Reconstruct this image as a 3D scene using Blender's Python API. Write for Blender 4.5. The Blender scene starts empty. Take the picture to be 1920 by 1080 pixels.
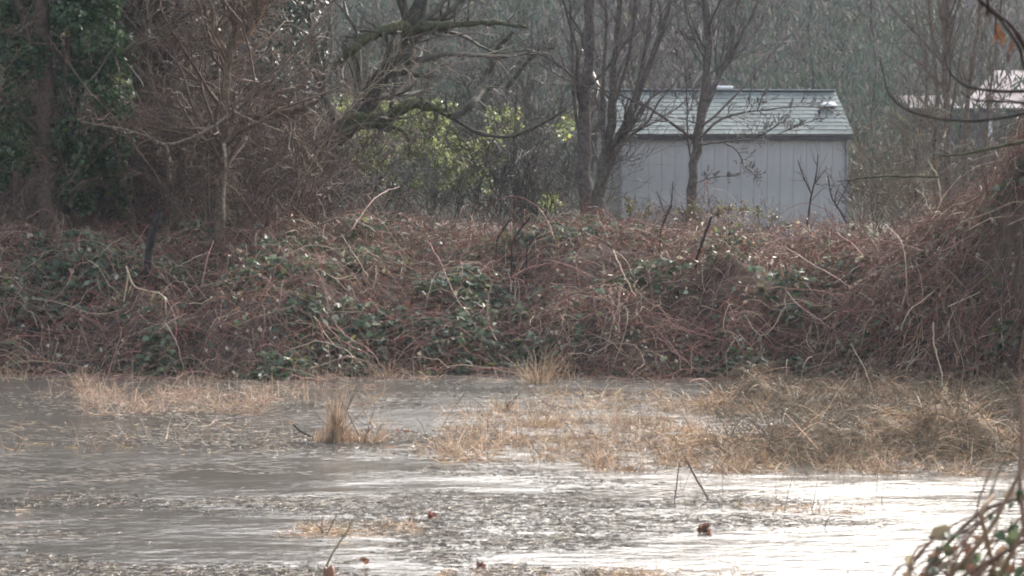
import bpy, math
import numpy as np

# ------------------------------------------------------------------ camera, sky, sun, exposure
scene = bpy.context.scene
COL = scene.collection
F = 5444.0                       # focal length in photo pixels (1920 wide)
CAMZ = 3.5                       # metres above the water
PITCH = math.atan(253.0 / F)

cam_d = bpy.data.cameras.new("camera")
cam = bpy.data.objects.new("camera", cam_d)
COL.objects.link(cam)
cam_d.sensor_width = 36.0
cam_d.lens = 36.0 * F / 1920.0
cam_d.clip_start = 0.3
cam_d.clip_end = 3000.0
cam.location = (0, 0, CAMZ)
cam.rotation_euler = (math.pi / 2 - PITCH, 0, 0)
cam_d.dof.use_dof = True
cam_d.dof.focus_distance = 46.0
cam_d.dof.aperture_fstop = 5.6
scene.camera = cam

SUN_EL, SUN_AZ = math.radians(31), math.radians(28)      # azimuth measured from +Y towards +X
world = bpy.data.worlds.new("World")
scene.world = world
world.use_nodes = True
wn = world.node_tree.nodes
wl = world.node_tree.links
wn.clear()
w_out = wn.new("ShaderNodeOutputWorld")
w_bg = wn.new("ShaderNodeBackground")
w_sky = wn.new("ShaderNodeTexSky")
w_hsv = wn.new("ShaderNodeHueSaturation")
w_sky.sky_type = 'NISHITA'
w_sky.sun_disc = False
w_sky.sun_elevation = SUN_EL
w_sky.sun_rotation = SUN_AZ
w_sky.air_density = 1.0
w_sky.dust_density = 5.0
w_sky.ozone_density = 1.0
w_hsv.inputs['Saturation'].default_value = 0.5           # thin white cloud everywhere
wl.new(w_sky.outputs['Color'], w_hsv.inputs['Color'])
wl.new(w_hsv.outputs['Color'], w_bg.inputs['Color'])
w_bg.inputs['Strength'].default_value = 0.15
wl.new(w_bg.outputs['Background'], w_out.inputs['Surface'])

sun_d = bpy.data.lights.new("sun", 'SUN')
sun_d.energy = 1.15
sun_d.angle = math.radians(20)
sun_d.color = (1.0, 0.97, 0.91)
sun = bpy.data.objects.new("sun", sun_d)
COL.objects.link(sun)
sun.rotation_euler = (math.pi / 2 - SUN_EL, 0, math.pi - SUN_AZ)   # shines from +Y, a little right
sun.location = (20, 80, 40)

scene.view_settings.view_transform = 'Standard'
scene.view_settings.look = 'None'
scene.view_settings.exposure = 1.8
scene.view_settings.gamma = 1.0
scene.cycles.use_denoising = True
scene.cycles.volume_bounces = 1
scene.cycles.max_bounces = 6
scene.cycles.transparent_max_bounces = 8
scene.cycles.filter_width = 1.9

rng = np.random.default_rng(7)
R = lambda a, b, n=None: rng.uniform(a, b, n)


def P(px, py, Y):
    """world point on the ray of photo pixel (px, py) at world depth Y"""
    u, v = (px - 960.0) / F, (540.0 - py) / F
    c, s = math.cos(PITCH), math.sin(PITCH)
    d = np.array([u, c + s * v, -s + c * v])
    k = Y / d[1]
    return np.array([d[0] * k, Y, CAMZ + d[2] * k])


def water_Y(py):
    """depth at which photo row py meets the water"""
    a = PITCH + math.atan((py - 540.0) / F)
    return CAMZ / math.tan(a)


def nrm(v):
    return v / np.maximum(np.linalg.norm(v, axis=-1, keepdims=True), 1e-9)


# value noise on a table -------------------------------------------------
_tab = np.random.default_rng(3).random((256, 256))


def vnoise(x, y):
    x = np.asarray(x, float); y = np.asarray(y, float)
    xi, yi = np.floor(x).astype(int), np.floor(y).astype(int)
    fx, fy = x - xi, y - yi
    fx, fy = fx * fx * (3 - 2 * fx), fy * fy * (3 - 2 * fy)
    g = lambda a, b: _tab[a % 256, b % 256]
    return (g(xi, yi) * (1 - fx) + g(xi + 1, yi) * fx) * (1 - fy) + (g(xi, yi + 1) * (1 - fx) + g(xi + 1, yi + 1) * fx) * fy


def fbm(x, y, o=3):
    s = 0; a = 0.5; t = 0
    for i in range(o):
        s = s + a * vnoise(np.asarray(x) * 2 ** i + 17 * i, np.asarray(y) * 2 ** i + 31 * i); t += a; a *= 0.5
    return s / t


# ------------------------------------------------------------------ materials
def mat_new(name):
    m = bpy.data.materials.new(name); m.use_nodes = True
    nt = m.node_tree; nt.nodes.clear()
    out = nt.nodes.new("ShaderNodeOutputMaterial")
    return m, nt, out


def mat_veg(name, rough=0.6, trans=0.0, spec=0.3, nscale=9.0, namt=0.35):
    """colour from the mesh's own tint attribute, broken up by noise; optional light passing through"""
    m, nt, out = mat_new(name)
    N, L = nt.nodes.new, nt.links.new
    at = N("ShaderNodeAttribute"); at.attribute_name = "tint"
    tc = N("ShaderNodeTexCoord")
    no = N("ShaderNodeTexNoise"); no.inputs['Scale'].default_value = nscale; no.inputs['Detail'].default_value = 3
    L(tc.outputs['Object'], no.inputs['Vector'])
    mr = N("ShaderNodeMapRange"); mr.inputs['From Min'].default_value = 0.3; mr.inputs['From Max'].default_value = 0.7
    mr.inputs['To Min'].default_value = 1 - namt; mr.inputs['To Max'].default_value = 1 + namt
    L(no.outputs['Fac'], mr.inputs['Value'])
    mul = N("ShaderNodeVectorMath"); mul.operation = 'SCALE'
    L(at.outputs['Color'], mul.inputs[0]); L(mr.outputs['Result'], mul.inputs['Scale'])
    pr = N("ShaderNodeBsdfPrincipled")
    pr.inputs['Roughness'].default_value = rough
    pr.inputs['Specular IOR Level'].default_value = spec
    L(mul.outputs[0], pr.inputs['Base Color'])
    if trans > 0:
        tr = N("ShaderNodeBsdfTranslucent"); L(mul.outputs[0], tr.inputs['Color'])
        mx = N("ShaderNodeMixShader"); mx.inputs[0].default_value = trans
        L(pr.outputs[0], mx.inputs[1]); L(tr.outputs[0], mx.inputs[2]); L(mx.outputs[0], out.inputs['Surface'])
    else:
        L(pr.outputs[0], out.inputs['Surface'])
    return m


def mat_solid(name, c1, c2, scale=6.0, rough=0.7, bump=0.0, stretch=(1, 1, 1), spec=0.3, detail=5.0, lo=0.35, hi=0.65):
    m, nt, out = mat_new(name)
    N, L = nt.nodes.new, nt.links.new
    tc = N("ShaderNodeTexCoord"); mp = N("ShaderNodeMapping"); mp.inputs['Scale'].default_value = stretch
    L(tc.outputs['Object'], mp.inputs['Vector'])
    no = N("ShaderNodeTexNoise"); no.inputs['Scale'].default_value = scale; no.inputs['Detail'].default_value = detail
    L(mp.outputs[0], no.inputs['Vector'])
    cr = N("ShaderNodeValToRGB")
    cr.color_ramp.elements[0].position = lo; cr.color_ramp.elements[0].color = (*c1, 1)
    cr.color_ramp.elements[1].position = hi; cr.color_ramp.elements[1].color = (*c2, 1)
    L(no.outputs['Fac'], cr.inputs['Fac'])
    pr = N("ShaderNodeBsdfPrincipled"); pr.inputs['Roughness'].default_value = rough
    pr.inputs['Specular IOR Level'].default_value = spec
    L(cr.outputs['Color'], pr.inputs['Base Color'])
    if bump:
        b = N("ShaderNodeBump"); b.inputs['Strength'].default_value = bump; b.inputs['Distance'].default_value = 0.02
        L(no.outputs['Fac'], b.inputs['Height']); L(b.outputs[0], pr.inputs['Normal'])
    L(pr.outputs[0], out.inputs['Surface'])
    return m


def mat_water():
    m, nt, out = mat_new("flood_water")
    N, L = nt.nodes.new, nt.links.new
    tc = N("ShaderNodeTexCoord")
    hs = None
    for sc, wt, st in ((2.2, 0.04, (0.8, 1.0, 1)), (7.0, 0.022, (0.6, 1.0, 1)), (22.0, 0.008, (0.5, 1.0, 1))):
        mp = N("ShaderNodeMapping"); mp.inputs['Scale'].default_value = st
        mp.inputs['Rotation'].default_value = (0, 0, 0.2 + 0.02 * sc)
        L(tc.outputs['Object'], mp.inputs['Vector'])
        no = N("ShaderNodeTexNoise"); no.inputs['Scale'].default_value = sc; no.inputs['Detail'].default_value = 3
        L(mp.outputs[0], no.inputs['Vector'])
        mu = N("ShaderNodeMath"); mu.operation = 'MULTIPLY'; mu.inputs[1].default_value = wt
        L(no.outputs['Fac'], mu.inputs[0])
        if hs is None:
            hs = mu
        else:
            ad = N("ShaderNodeMath"); ad.operation = 'ADD'
            L(hs.outputs[0], ad.inputs[0]); L(mu.outputs[0], ad.inputs[1]); hs = ad
    # calm and ruffled stretches
    pn = N("ShaderNodeTexNoise"); pn.inputs['Scale'].default_value = 0.55; pn.inputs['Detail'].default_value = 4
    mp = N("ShaderNodeMapping"); mp.inputs['Scale'].default_value = (0.45, 1.0, 1)
    L(tc.outputs['Object'], mp.inputs['Vector']); L(mp.outputs[0], pn.inputs['Vector'])
    mr = N("ShaderNodeMapRange"); mr.inputs['From Min'].default_value = 0.35; mr.inputs['From Max'].default_value = 0.65
    mr.inputs['To Min'].default_value = 0.25; mr.inputs['To Max'].default_value = 1.15
    L(pn.outputs['Fac'], mr.inputs['Value'])
    mm = N("ShaderNodeMath"); mm.operation = 'MULTIPLY'
    L(hs.outputs[0], mm.inputs[0]); L(mr.outputs[0], mm.inputs[1])
    b = N("ShaderNodeBump"); b.inputs['Strength'].default_value = 1.0; b.inputs['Distance'].default_value = 1.0
    L(mm.outputs[0], b.inputs['Height'])
    pr = N("ShaderNodeBsdfPrincipled")
    pr.inputs['Base Color'].default_value = (0.075, 0.070, 0.062, 1)
    pr.inputs['Roughness'].default_value = 0.15
    pr.inputs['IOR'].default_value = 1.333
    L(b.outputs[0], pr.inputs['Normal'])
    L(pr.outputs[0], out.inputs['Surface'])
    return m


M_BARK = mat_veg("bark", 0.85, 0, 0.2, 14, 0.45)
M_TWIG = mat_veg("twig", 0.65, 0, 0.35, 8, 0.3)
M_LEAF = mat_veg("leaf", 0.38, 0.42, 0.5, 12, 0.25)
M_DRY = mat_veg("dry_stalk", 0.55, 0.22, 0.35, 10, 0.25)
M_FAR = mat_veg("far_foliage", 0.85, 0.2, 0.1, 2, 0.3)
M_FLECK = mat_veg("floating_litter", 0.45, 0.0, 0.5, 10, 0.3)
M_GROUND = mat_solid("leaf_litter_soil", (0.035, 0.025, 0.019), (0.115, 0.082, 0.06), 5.0, 0.9, 0.5)
M_WATER = mat_water()


# ------------------------------------------------------------------ mesh helpers
def link(o, parent=None):
    COL.objects.link(o)
    if parent is not None:
        o.parent = parent
    return o


def mesh_np(name, V, Q, mat, parent=None, tint=None, smooth=True, tris=None):
    """V (n,3), Q (m,4) quads, optional tris (k,3); tint (n,3)"""
    V = np.ascontiguousarray(V, dtype=np.float32)
    Q = np.asarray(Q, dtype=np.int32).reshape(-1, 4)
    T = np.zeros((0, 3), np.int32) if tris is None else np.asarray(tris, dtype=np.int32).reshape(-1, 3)
    me = bpy.data.meshes.new(name)
    me.vertices.add(len(V)); me.vertices.foreach_set("co", V.ravel())
    nl = Q.size + T.size
    me.loops.add(nl); me.loops.foreach_set("vertex_index", np.concatenate([Q.ravel(), T.ravel()]).astype(np.int32))
    me.polygons.add(len(Q) + len(T))
    st = np.concatenate([np.arange(len(Q)) * 4, Q.size + np.arange(len(T)) * 3]).astype(np.int32)
    me.polygons.foreach_set("loop_start", st)
    me.polygons.foreach_set("use_smooth", np.full(len(Q) + len(T), smooth, dtype=bool))
    if tint is not None:
        a = me.attributes.new("tint", 'FLOAT_COLOR', 'POINT')
        c = np.ones((len(V), 4), np.float32); c[:, :3] = tint
        a.data.foreach_set("color", c.ravel())
    me.update(calc_edges=True)
    me.materials.append(mat)
    o = bpy.data.objects.new(name, me)
    return link(o, parent)


def tubes(paths, rad, k=3):
    """paths (N,M,3), rad (N,M) -> V, Q, verts per path"""
    paths = np.asarray(paths, float); rad = np.asarray(rad, float)
    N, M, _ = paths.shape
    T = np.empty_like(paths)
    T[:, 1:-1] = paths[:, 2:] - paths[:, :-2]; T[:, 0] = paths[:, 1] - paths[:, 0]; T[:, -1] = paths[:, -1] - paths[:, -2]
    T = nrm(T)
    ch = nrm(paths[:, -1] - paths[:, 0])
    ref = np.where(np.abs(ch[:, 1:2]) < 0.8, np.array([[0, 1.0, 0]]), np.array([[1.0, 0, 0]]))
    n1 = nrm(np.cross(T, ref[:, None, :])); n2 = np.cross(T, n1)
    a = np.arange(k) * 2 * math.pi / k
    V = paths[:, :, None, :] + rad[:, :, None, None] * (n1[:, :, None, :] * np.cos(a)[None, None, :, None] + n2[:, :, None, :] * np.sin(a)[None, None, :, None])
    base = (np.arange(N) * M * k)[:, None, None]
    j = np.arange(M - 1)[None, :, None] * k
    i = np.arange(k)[None, None, :]
    i2 = (i + 1) % k
    Q = np.stack([base + j + i, base + j + i2, base + j + k + i2, base + j + k + i], -1)
    return V.reshape(-1, 3), Q.reshape(-1, 4)


class Batch:
    """collects tubes, leaves and blades into one mesh"""
    def __init__(s): s.V = []; s.Q = []; s.C = []; s.n = 0

    def add(s, V, Q, C):
        s.V.append(V); s.Q.append(Q + s.n); s.C.append(C); s.n += len(V)

    def tubes(s, paths, rad, col, k=3):
        paths = np.asarray(paths); V, Q = tubes(paths, rad, k)
        col = np.broadcast_to(np.asarray(col, float), (len(paths), 3))
        s.add(V, Q, np.repeat(col, paths.shape[1] * k, 0))

    def leaves(s, pos, size, direc, normal, col, w=0.36, fold=0.12, simple=False):
        n = len(pos)
        a = nrm(direc); b = nrm(np.cross(normal, a)); c = np.cross(a, b)
        sz = np.broadcast_to(np.asarray(size, float), (n,))[:, None]
        w = np.broadcast_to(np.asarray(w, float), (n,))[:, None]
        f = np.broadcast_to(np.asarray(fold, float), (n,))[:, None]
        def pt(u, v, h): return pos + sz * (a * u + b * w * v + c * f * h)
        if simple:
            V = np.stack([pt(0, 0, 0), pt(.45, -1, .5), pt(1, 0, 0), pt(.45, 1, .5)], 1)
            s.add(V.reshape(-1, 3), (np.arange(n) * 4)[:, None] + np.arange(4), np.repeat(np.broadcast_to(col, (n, 3)), 4, 0)); return
        V = np.stack([pt(0, 0, 0), pt(.33, -1, 1), pt(.75, -.62, .8), pt(1, 0, -.3), pt(.75, .62, .8), pt(.33, 1, 1)], 1)
        base = (np.arange(n) * 6)[:, None]
        Q = np.concatenate([base + np.array([0, 1, 2, 3]), base + np.array([0, 3, 4, 5])], 0)
        s.add(V.reshape(-1, 3), Q, np.repeat(np.broadcast_to(col, (n, 3)), 6, 0))

    def blades(s, paths, width, col):
        """flat ribbons along paths (N,M,3)"""
        N, M, _ = paths.shape
        T = np.gradient(paths, axis=1)
        side = nrm(np.cross(T, nrm(rng.normal(size=(N, 1, 3)))))
        tp = np.linspace(1, 0.15, M)[None, :, None] * np.broadcast_to(np.asarray(width, float), (N,))[:, None, None] * 0.5
        V = np.stack([paths - side * tp, paths + side * tp], 2)
        base = (np.arange(N) * M * 2)[:, None]
        j = np.arange(M - 1)[None] * 2
        Q = np.stack([base + j, base + j + 1, base + j + 3, base + j + 2], -1).reshape(-1, 4)
        s.add(V.reshape(-1, 3), Q, np.repeat(np.broadcast_to(col, (N, 3)), M * 2, 0))

    def build(s, name, mat, parent=None, kind=None, origin=None):
        V = np.concatenate(s.V)
        if origin is not None: V = V - np.asarray(origin)
        o = mesh_np(name, V, np.concatenate(s.Q), mat, parent, np.concatenate(s.C))
        if kind: o["kind"] = kind
        return o


def tag(o, label, cat=None, group=None, kind=None):
    o["label"] = label
    if cat: o["category"] = cat
    if group: o["group"] = group
    if kind: o["kind"] = kind
    return o


def empty(name, loc, label, cat, group=None, kind=None):
    o = bpy.data.objects.new(name, None)
    o.empty_display_size = 0.2
    link(o)
    o.location = [float(v) for v in loc]
    return tag(o, label, cat, group, kind)


def spline(ctrl, n=24):
    """Catmull-Rom through control rows, any number of columns"""
    c = np.asarray(ctrl, float)
    if len(c) == 2:
        t = np.linspace(0, 1, n)[:, None]; return c[0] * (1 - t) + c[1] * t
    p = np.vstack([2 * c[0] - c[1], c, 2 * c[-1] - c[-2]])
    u = np.linspace(0, len(c) - 1 - 1e-6, n); k = u.astype(int); t = (u - k)[:, None]
    p0, p1, p2, p3 = p[k], p[k + 1], p[k + 2], p[k + 3]
    return 0.5 * (2 * p1 + (p2 - p0) * t + (2 * p0 - 5 * p1 + 4 * p2 - p3) * t * t + (3 * p1 - p0 - 3 * p2 + p3) * t ** 3)


def limb(ctrl, n=24, rough=0.0):
    """ctrl rows: photo px, py, depth, thickness in photo px -> path, radii"""
    rows = []
    for px, py, Y, w in ctrl:
        p = P(px, py, Y); rows.append([*p, max(w, 0.5) * 0.5 * Y / F])
    s = spline(rows, n)
    if rough:
        s[:, 3] *= 1 + rough * (np.random.default_rng(int(abs(ctrl[0][0]))).random(n) - 0.5)
        s[1:-1, :3] += rng.normal(size=(n - 2, 3)) * s[1:-1, 3:4] * rough * 0.5
    return s[None, :, :3], np.maximum(s[None, :, 3], 0.002)


def grow(paths, rad, n, t0, t1, L, ang, up, pts, wig, rf=0.5, taper=0.3, rmin=0.0018, frac=True, spread=0.35):
    """n children on every path; returns their paths and radii"""
    N, M, _ = paths.shape
    idx = np.repeat(np.arange(N), n); K = len(idx)
    t = R(t0, t1, K); u = t * (M - 1); k = np.minimum(u.astype(int), M - 2); f = (u - k)[:, None]
    p = paths[idx, k] * (1 - f) + paths[idx, k + 1] * f
    T = nrm(paths[idx, k + 1] - paths[idx, k])
    r = rad[idx, k] * (1 - f[:, 0]) + rad[idx, k + 1] * f[:, 0]
    q = rng.normal(size=(K, 3)); q = nrm(q - T * (q * T).sum(1, keepdims=True))
    a = (ang * R(1 - spread, 1 + spread, K))[:, None]
    d = nrm(T * np.cos(a) + q * np.sin(a) + np.array([0, 0, up]))
    ln = R(0.5, 1.25, K) * L
    if frac:
        ln = ln * np.linalg.norm(np.diff(paths, axis=1), axis=2).sum(1)[idx] * (1.15 - 0.6 * t)
    out = np.empty((K, pts, 3)); out[:, 0] = p
    step = (ln / (pts - 1))[:, None]
    for j in range(1, pts):
        d = nrm(d + rng.normal(size=(K, 3)) * wig + np.array([0, 0, up * 0.25]))
        out[:, j] = out[:, j - 1] + d * step
    rr = np.maximum((r * rf)[:, None] * np.linspace(1, taper, pts)[None], rmin)
    return out, rr


def jit(base, n, amt=0.25, hue=0.08):
    b = np.asarray(base, float)
    return np.clip(b * (1 + R(-amt, amt, (n, 1))) * (1 + R(-hue, hue, (n, 3))), 0.004, 0.9)


def pick(cols, weights, n, amt=0.25, hue=0.08):
    c = np.asarray(cols, float); w = np.asarray(weights, float)
    return np.clip(c[rng.choice(len(c), n, p=w / w.sum())] * (1 + R(-amt, amt, (n, 1))) * (1 + R(-hue, hue, (n, 3))), 0.004, 0.9)


# ------------------------------------------------------------------ terrain
def bank_edge(x):
    """y of the waterline along the far bank"""
    x = np.asarray(x, float)
    return 45.3 + 1.0 * (fbm(x * 0.5 + 40, x * 0 + 2.0) - 0.5) * 2 + 0.9 * (fbm(x * 1.9 + 7, x * 0 + 5.0) - 0.5) - 6.0 / (1 + np.exp(-(x - 6.6) * 1.3))


def hedge_top(x, y):
    """upper surface of the bramble thicket"""
    u = np.maximum(y - bank_edge(x), 0)
    n = fbm(x * 0.55, y * 0.4 + 9) - 0.5
    n2 = fbm(x * 1.7 + 5, y * 1.3) - 0.5
    z = 2.06 * (1 - np.exp(-u / 2.1)) * (1 + 0.35 * n) + 0.5 * n2 * np.minimum(u, 1) + 0.75 * (fbm(x * 0.9 + 31, y * 0.9 + 3, 2) - 0.5) * np.minimum(u, 1)
    z = z + 3.2 * np.exp(-((x - 9.0) / 2.2) ** 2) * np.exp(-((y - 42.5) / 4.0) ** 2) * np.minimum(u / 1.5, 1)
    z = z + 0.25 * np.exp(-((x + 6.5) / 2.5) ** 2) * np.minimum(u / 3, 1)
    return z


def ground_z(x, y):
    x = np.asarray(x, float); y = np.asarray(y, float)
    e = bank_edge(x)
    u = y - e
    far = hedge_top(x, y) - 0.38
    plateau = 1.62 + 0.12 * (fbm(x * 0.3, y * 0.3) - 0.5)
    wgt = np.clip((u - 9) / 4, 0, 1)
    z = np.where(u > 0, far * (1 - wgt) + plateau * wgt, np.maximum(-0.4, -0.38 + u * 0.25))
    # hill beyond
    h = np.clip((y - 74) / 120, 0, 1)
    z = z + 15.5 * (h * h * (3 - 2 * h)) * (1 - 0.18 * np.clip(x / 40, -1, 1)) + 1.2 * h * (fbm(x * 0.05, y * 0.05) - 0.5)
    # near bank under the camera
    nb = np.clip((19 - y + 0.5 * np.clip(x - 1, 0, 4)) / 9, 0, 1)
    z = np.where(y < 25, np.maximum(z, -0.4 + 2.2 * nb * nb), z)
    return z


xs = np.unique(np.concatenate([np.linspace(-250, -16, 24), np.linspace(-16, 18, 150), np.linspace(18, 250, 24)]))
ys = np.unique(np.concatenate([np.linspace(-40, 10, 12), np.linspace(10, 36, 30), np.linspace(36, 62, 110), np.linspace(62, 220, 60), np.linspace(220, 320, 6)]))
gx, gy = np.meshgrid(xs, ys)
gz = ground_z(gx, gy)
nx, ny = len(xs), len(ys)
ii, jj = np.meshgrid(np.arange(nx - 1), np.arange(ny - 1))
b0 = jj * nx + ii
ground = mesh_np("ground", np.stack([gx, gy, gz], -1).reshape(-1, 3), np.stack([b0, b0 + 1, b0 + nx + 1, b0 + nx], -1).reshape(-1, 4), M_GROUND)
tag(ground, "brown leaf littered soil of the banks and wooded hillside", kind="structure")

wx = np.linspace(-60, 60, 13); wy = np.linspace(8, 56, 13)
gx, gy = np.meshgrid(wx, wy)
ii, jj = np.meshgrid(np.arange(12), np.arange(12)); b0 = jj * 13 + ii
water = mesh_np("water", np.stack([gx, gy, gx * 0], -1).reshape(-1, 3), np.stack([b0, b0 + 1, b0 + 14, b0 + 13], -1).reshape(-1, 4), M_WATER)
tag(water, "grey rippled flood water glaring white at lower right", kind="structure")

# ------------------------------------------------------------------ shed
def box_obj(name, size, loc, rot, mat, parent, bevel=0.0):
    sx, sy, sz = [v / 2 for v in size]
    V = np.array([[x, y, z] for z in (-sz, sz) for y in (-sy, sy) for x in (-sx, sx)])
    Q = [[0, 2, 3, 1], [4, 5, 7, 6], [0, 1, 5, 4], [2, 6, 7, 3], [0, 4, 6, 2], [1, 3, 7, 5]]
    o = mesh_np(name, V, Q, mat, parent, smooth=False)
    o.location = loc; o.rotation_euler = rot
    if bevel:
        md = o.modifiers.new("bevel", 'BEVEL'); md.width = bevel; md.segments = 1
    return o


M_SIDING = mat_solid("grey_painted_siding", (0.33, 0.335, 0.332), (0.46, 0.465, 0.458), 2.2, 0.62, 0.15, (1, 1, 0.35), 0.35, 6, 0.3, 0.7)
M_SHINGLE = mat_veg("wet_asphalt_shingle", 0.75, 0, 0.25, 26, 0.3)
M_TRIM = mat_solid("grey_trim", (0.22, 0.23, 0.24), (0.31, 0.32, 0.33), 3, 0.6)
M_EAVE = mat_solid('shaded_eave', (0.06, 0.062, 0.065), (0.10, 0.10, 0.105), 5, 0.8)  # shadow under the roof edge, put into the fascia's dark colour
M_DARK = mat_solid("dark_opening", (0.015, 0.015, 0.017), (0.03, 0.03, 0.032), 5, 0.7)
M_WHITE = mat_solid("white_metal", (0.74, 0.75, 0.77), (0.82, 0.82, 0.82), 4, 0.35)

SH_ROT = math.radians(8)
LEN, DEP, ZB, ZE, ZR = 5.03, 3.05, 1.45, 3.92, 4.89
c0 = P(1165, 440, 63.6)
shed = empty("shed", (c0[0], c0[1], ZB), "grey board sided shed with green grey shingle roof behind the brambles", "shed")
shed.rotation_euler = (0, 0, SH_ROT)
H = ZE - ZB
nb_ = 17; bw = LEN / nb_
board = None
for i in range(nb_):
    if board is None:
        board = box_obj("siding_board", (bw - 0.007, 0.010, H + 0.02), (0, 0, 0), (0, 0, 0), M_SIDING, shed, 0.004)
        o = board
    else:
        o = board.copy(); link(o, shed)
    o.location = (bw * (i + 0.5), -0.007 - 0.002 * rng.random(), H / 2)
box_obj("wall_core", (LEN - 0.02, 0.10, H), (LEN / 2, 0.0475, H / 2), (0, 0, 0), mat_solid('siding_groove', (0.33, 0.33, 0.335), (0.39, 0.39, 0.395), 3, 0.7), shed)
# gable ends (pentagons)
for xg, nm in ((0.0, "gable_wall"), (LEN, "gable_wall")):
    s = -1 if xg == 0 else 1
    prof = [(0.0, 0), (DEP, 0), (DEP, H), (DEP / 2, H + (ZR - ZE) * 0.93), (0.0, H)]
    V = np.array([[xg, y, z] for y, z in prof] + [[xg - s * 0.1, y, z] for y, z in prof])
    Q = [[i, (i + 1) % 5, 5 + (i + 1) % 5, 5 + i] for i in range(5)] + [[0, 1, 2, 4], [5, 6, 7, 9]]
    T = [[2, 3, 4], [7, 8, 9]]
    mesh_np(nm, V, Q, M_SIDING, shed, tris=T, smooth=False)
    for i in range(10):
        y = DEP * (i + 0.5) / 10
        h = H + (ZR - ZE) * 0.9 * (1 - abs(y - DEP / 2) / (DEP / 2)) - 0.03
        o = box_obj("gable_board", (0.02, DEP / 10 - 0.014, h), (xg + s * 0.012, y, h / 2), (0, 0, 0), M_SIDING, shed)
box_obj("back_wall", (LEN - 0.02, 0.1, H), (LEN / 2, DEP - 0.055, H / 2), (0, 0, 0), M_SIDING, shed)
for xg in (-0.025, LEN + 0.025):
    box_obj("corner_board", (0.06, 0.09, H - 0.03), (xg, -0.03, H / 2 - 0.02), (0, 0, 0), M_TRIM, shed, 0.004)
# roof: deck, shingle courses, fascia, ridge cap
OV = 0.16
slope = math.atan2(ZR - ZE, DEP / 2 + OV)
run = math.hypot(ZR - ZE, DEP / 2 + OV)
ncr = 11
for side in (0, 1):
    def rp(x, s, up):   # s metres up the slope from the eave
        y = -OV + s * math.cos(slope) - up * math.sin(slope)
        z = H + s * math.sin(slope) + up * math.cos(slope)
        return (x, y if side == 0 else DEP - y, z)
    x0, x1 = -0.14, LEN + 0.14
    V = np.array([rp(x, s, u) for u in (-0.05, 0.0) for s in (0, run) for x in (x0, x1)])
    mesh_np("roof_deck", V, [[0, 2, 3, 1], [4, 5, 7, 6], [0, 1, 5, 4], [2, 6, 7, 3], [0, 4, 6, 2], [1, 3, 7, 5]], M_TRIM, shed, smooth=False)
    for c in range(ncr):
        sa, sb = run * c / ncr - (0.02 if c == 0 else 0), run * (c + 1) / ncr + 0.03
        Vs, Qs, Cs, n = [], [], [], 0
        xx = x0 - 0.01 - (0.15 if c % 2 else 0)
        while xx < x1:
            a, b = max(xx, x0 - 0.01), min(xx + 0.295, x1 + 0.01)
            if b - a > 0.03:
                up1 = 0.014 + 0.005 * rng.random(); j = 0.012 * rng.random()
                pts = [rp(a, sa - j, up1), rp(b, sa - j, up1), rp(b, sb, 0.006), rp(a, sb, 0.006), rp(a, sa - j, 0.002), rp(b, sa - j, 0.002)]
                Vs += pts; Qs += [[n, n + 1, n + 2, n + 3], [n + 4, n + 5, n + 1, n]]
                g = (0.80 + 0.4 * rng.random())
                Cs += [np.array([0.172, 0.198, 0.188]) * g] * 6
                n += 6
            xx += 0.305
        o = mesh_np("shingle_course", np.array(Vs), Qs, M_SHINGLE, shed, np.array(Cs), smooth=False)
        o["kind"] = "stuff"
    y = -OV - 0.014 if side == 0 else DEP + OV + 0.014
    box_obj("fascia_board", (LEN + 0.28, 0.022, 0.07), (LEN / 2, y + (0.03 if side == 0 else -0.03), H - 0.09), (0, 0, 0), M_EAVE, shed)
box_obj("ridge_cap", (LEN + 0.3, 0.18, 0.035), (LEN / 2, DEP / 2, ZR - ZB + 0.03), (0, 0, 0), M_TRIM, shed, 0.01)


def lathe(name, prof, mat, parent, loc, k=16, squash=1.0):
    V = []; Q = []
    for r, z in prof:
        V += [[r * math.cos(2 * math.pi * i / k), r * squash * math.sin(2 * math.pi * i / k), z] for i in range(k)]
    for j in range(len(prof) - 1):
        Q += [[j * k + i, j * k + (i + 1) % k, (j + 1) * k + (i + 1) % k, (j + 1) * k + i] for i in range(k)]
    o = mesh_np(name, np.array(V), Q, mat, parent); o.location = loc
    return o


# low white vent box on the ridge and hooded vent at the ridge's right end
v = box_obj("ridge_vent", (0.34, 0.22, 0.075), (2.63, DEP / 2, ZR - ZB + 0.085), (0, 0, 0), M_WHITE, shed, 0.02)
v["label"] = "low white vent box on the ridge"
hood = lathe("vent_hood", [(0.02, 0.13), (0.10, 0.125), (0.165, 0.09), (0.18, 0.05), (0.17, 0.03), (0.02, 0.035)], M_WHITE, shed, (4.86, 0.88, 3.06), 18)
hood["label"] = "white rounded vent hood near the roof's right edge"
lathe("vent_neck", [(0.10, -0.16), (0.10, 0.04)], M_DARK, hood, (0, 0, 0), 14)

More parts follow.
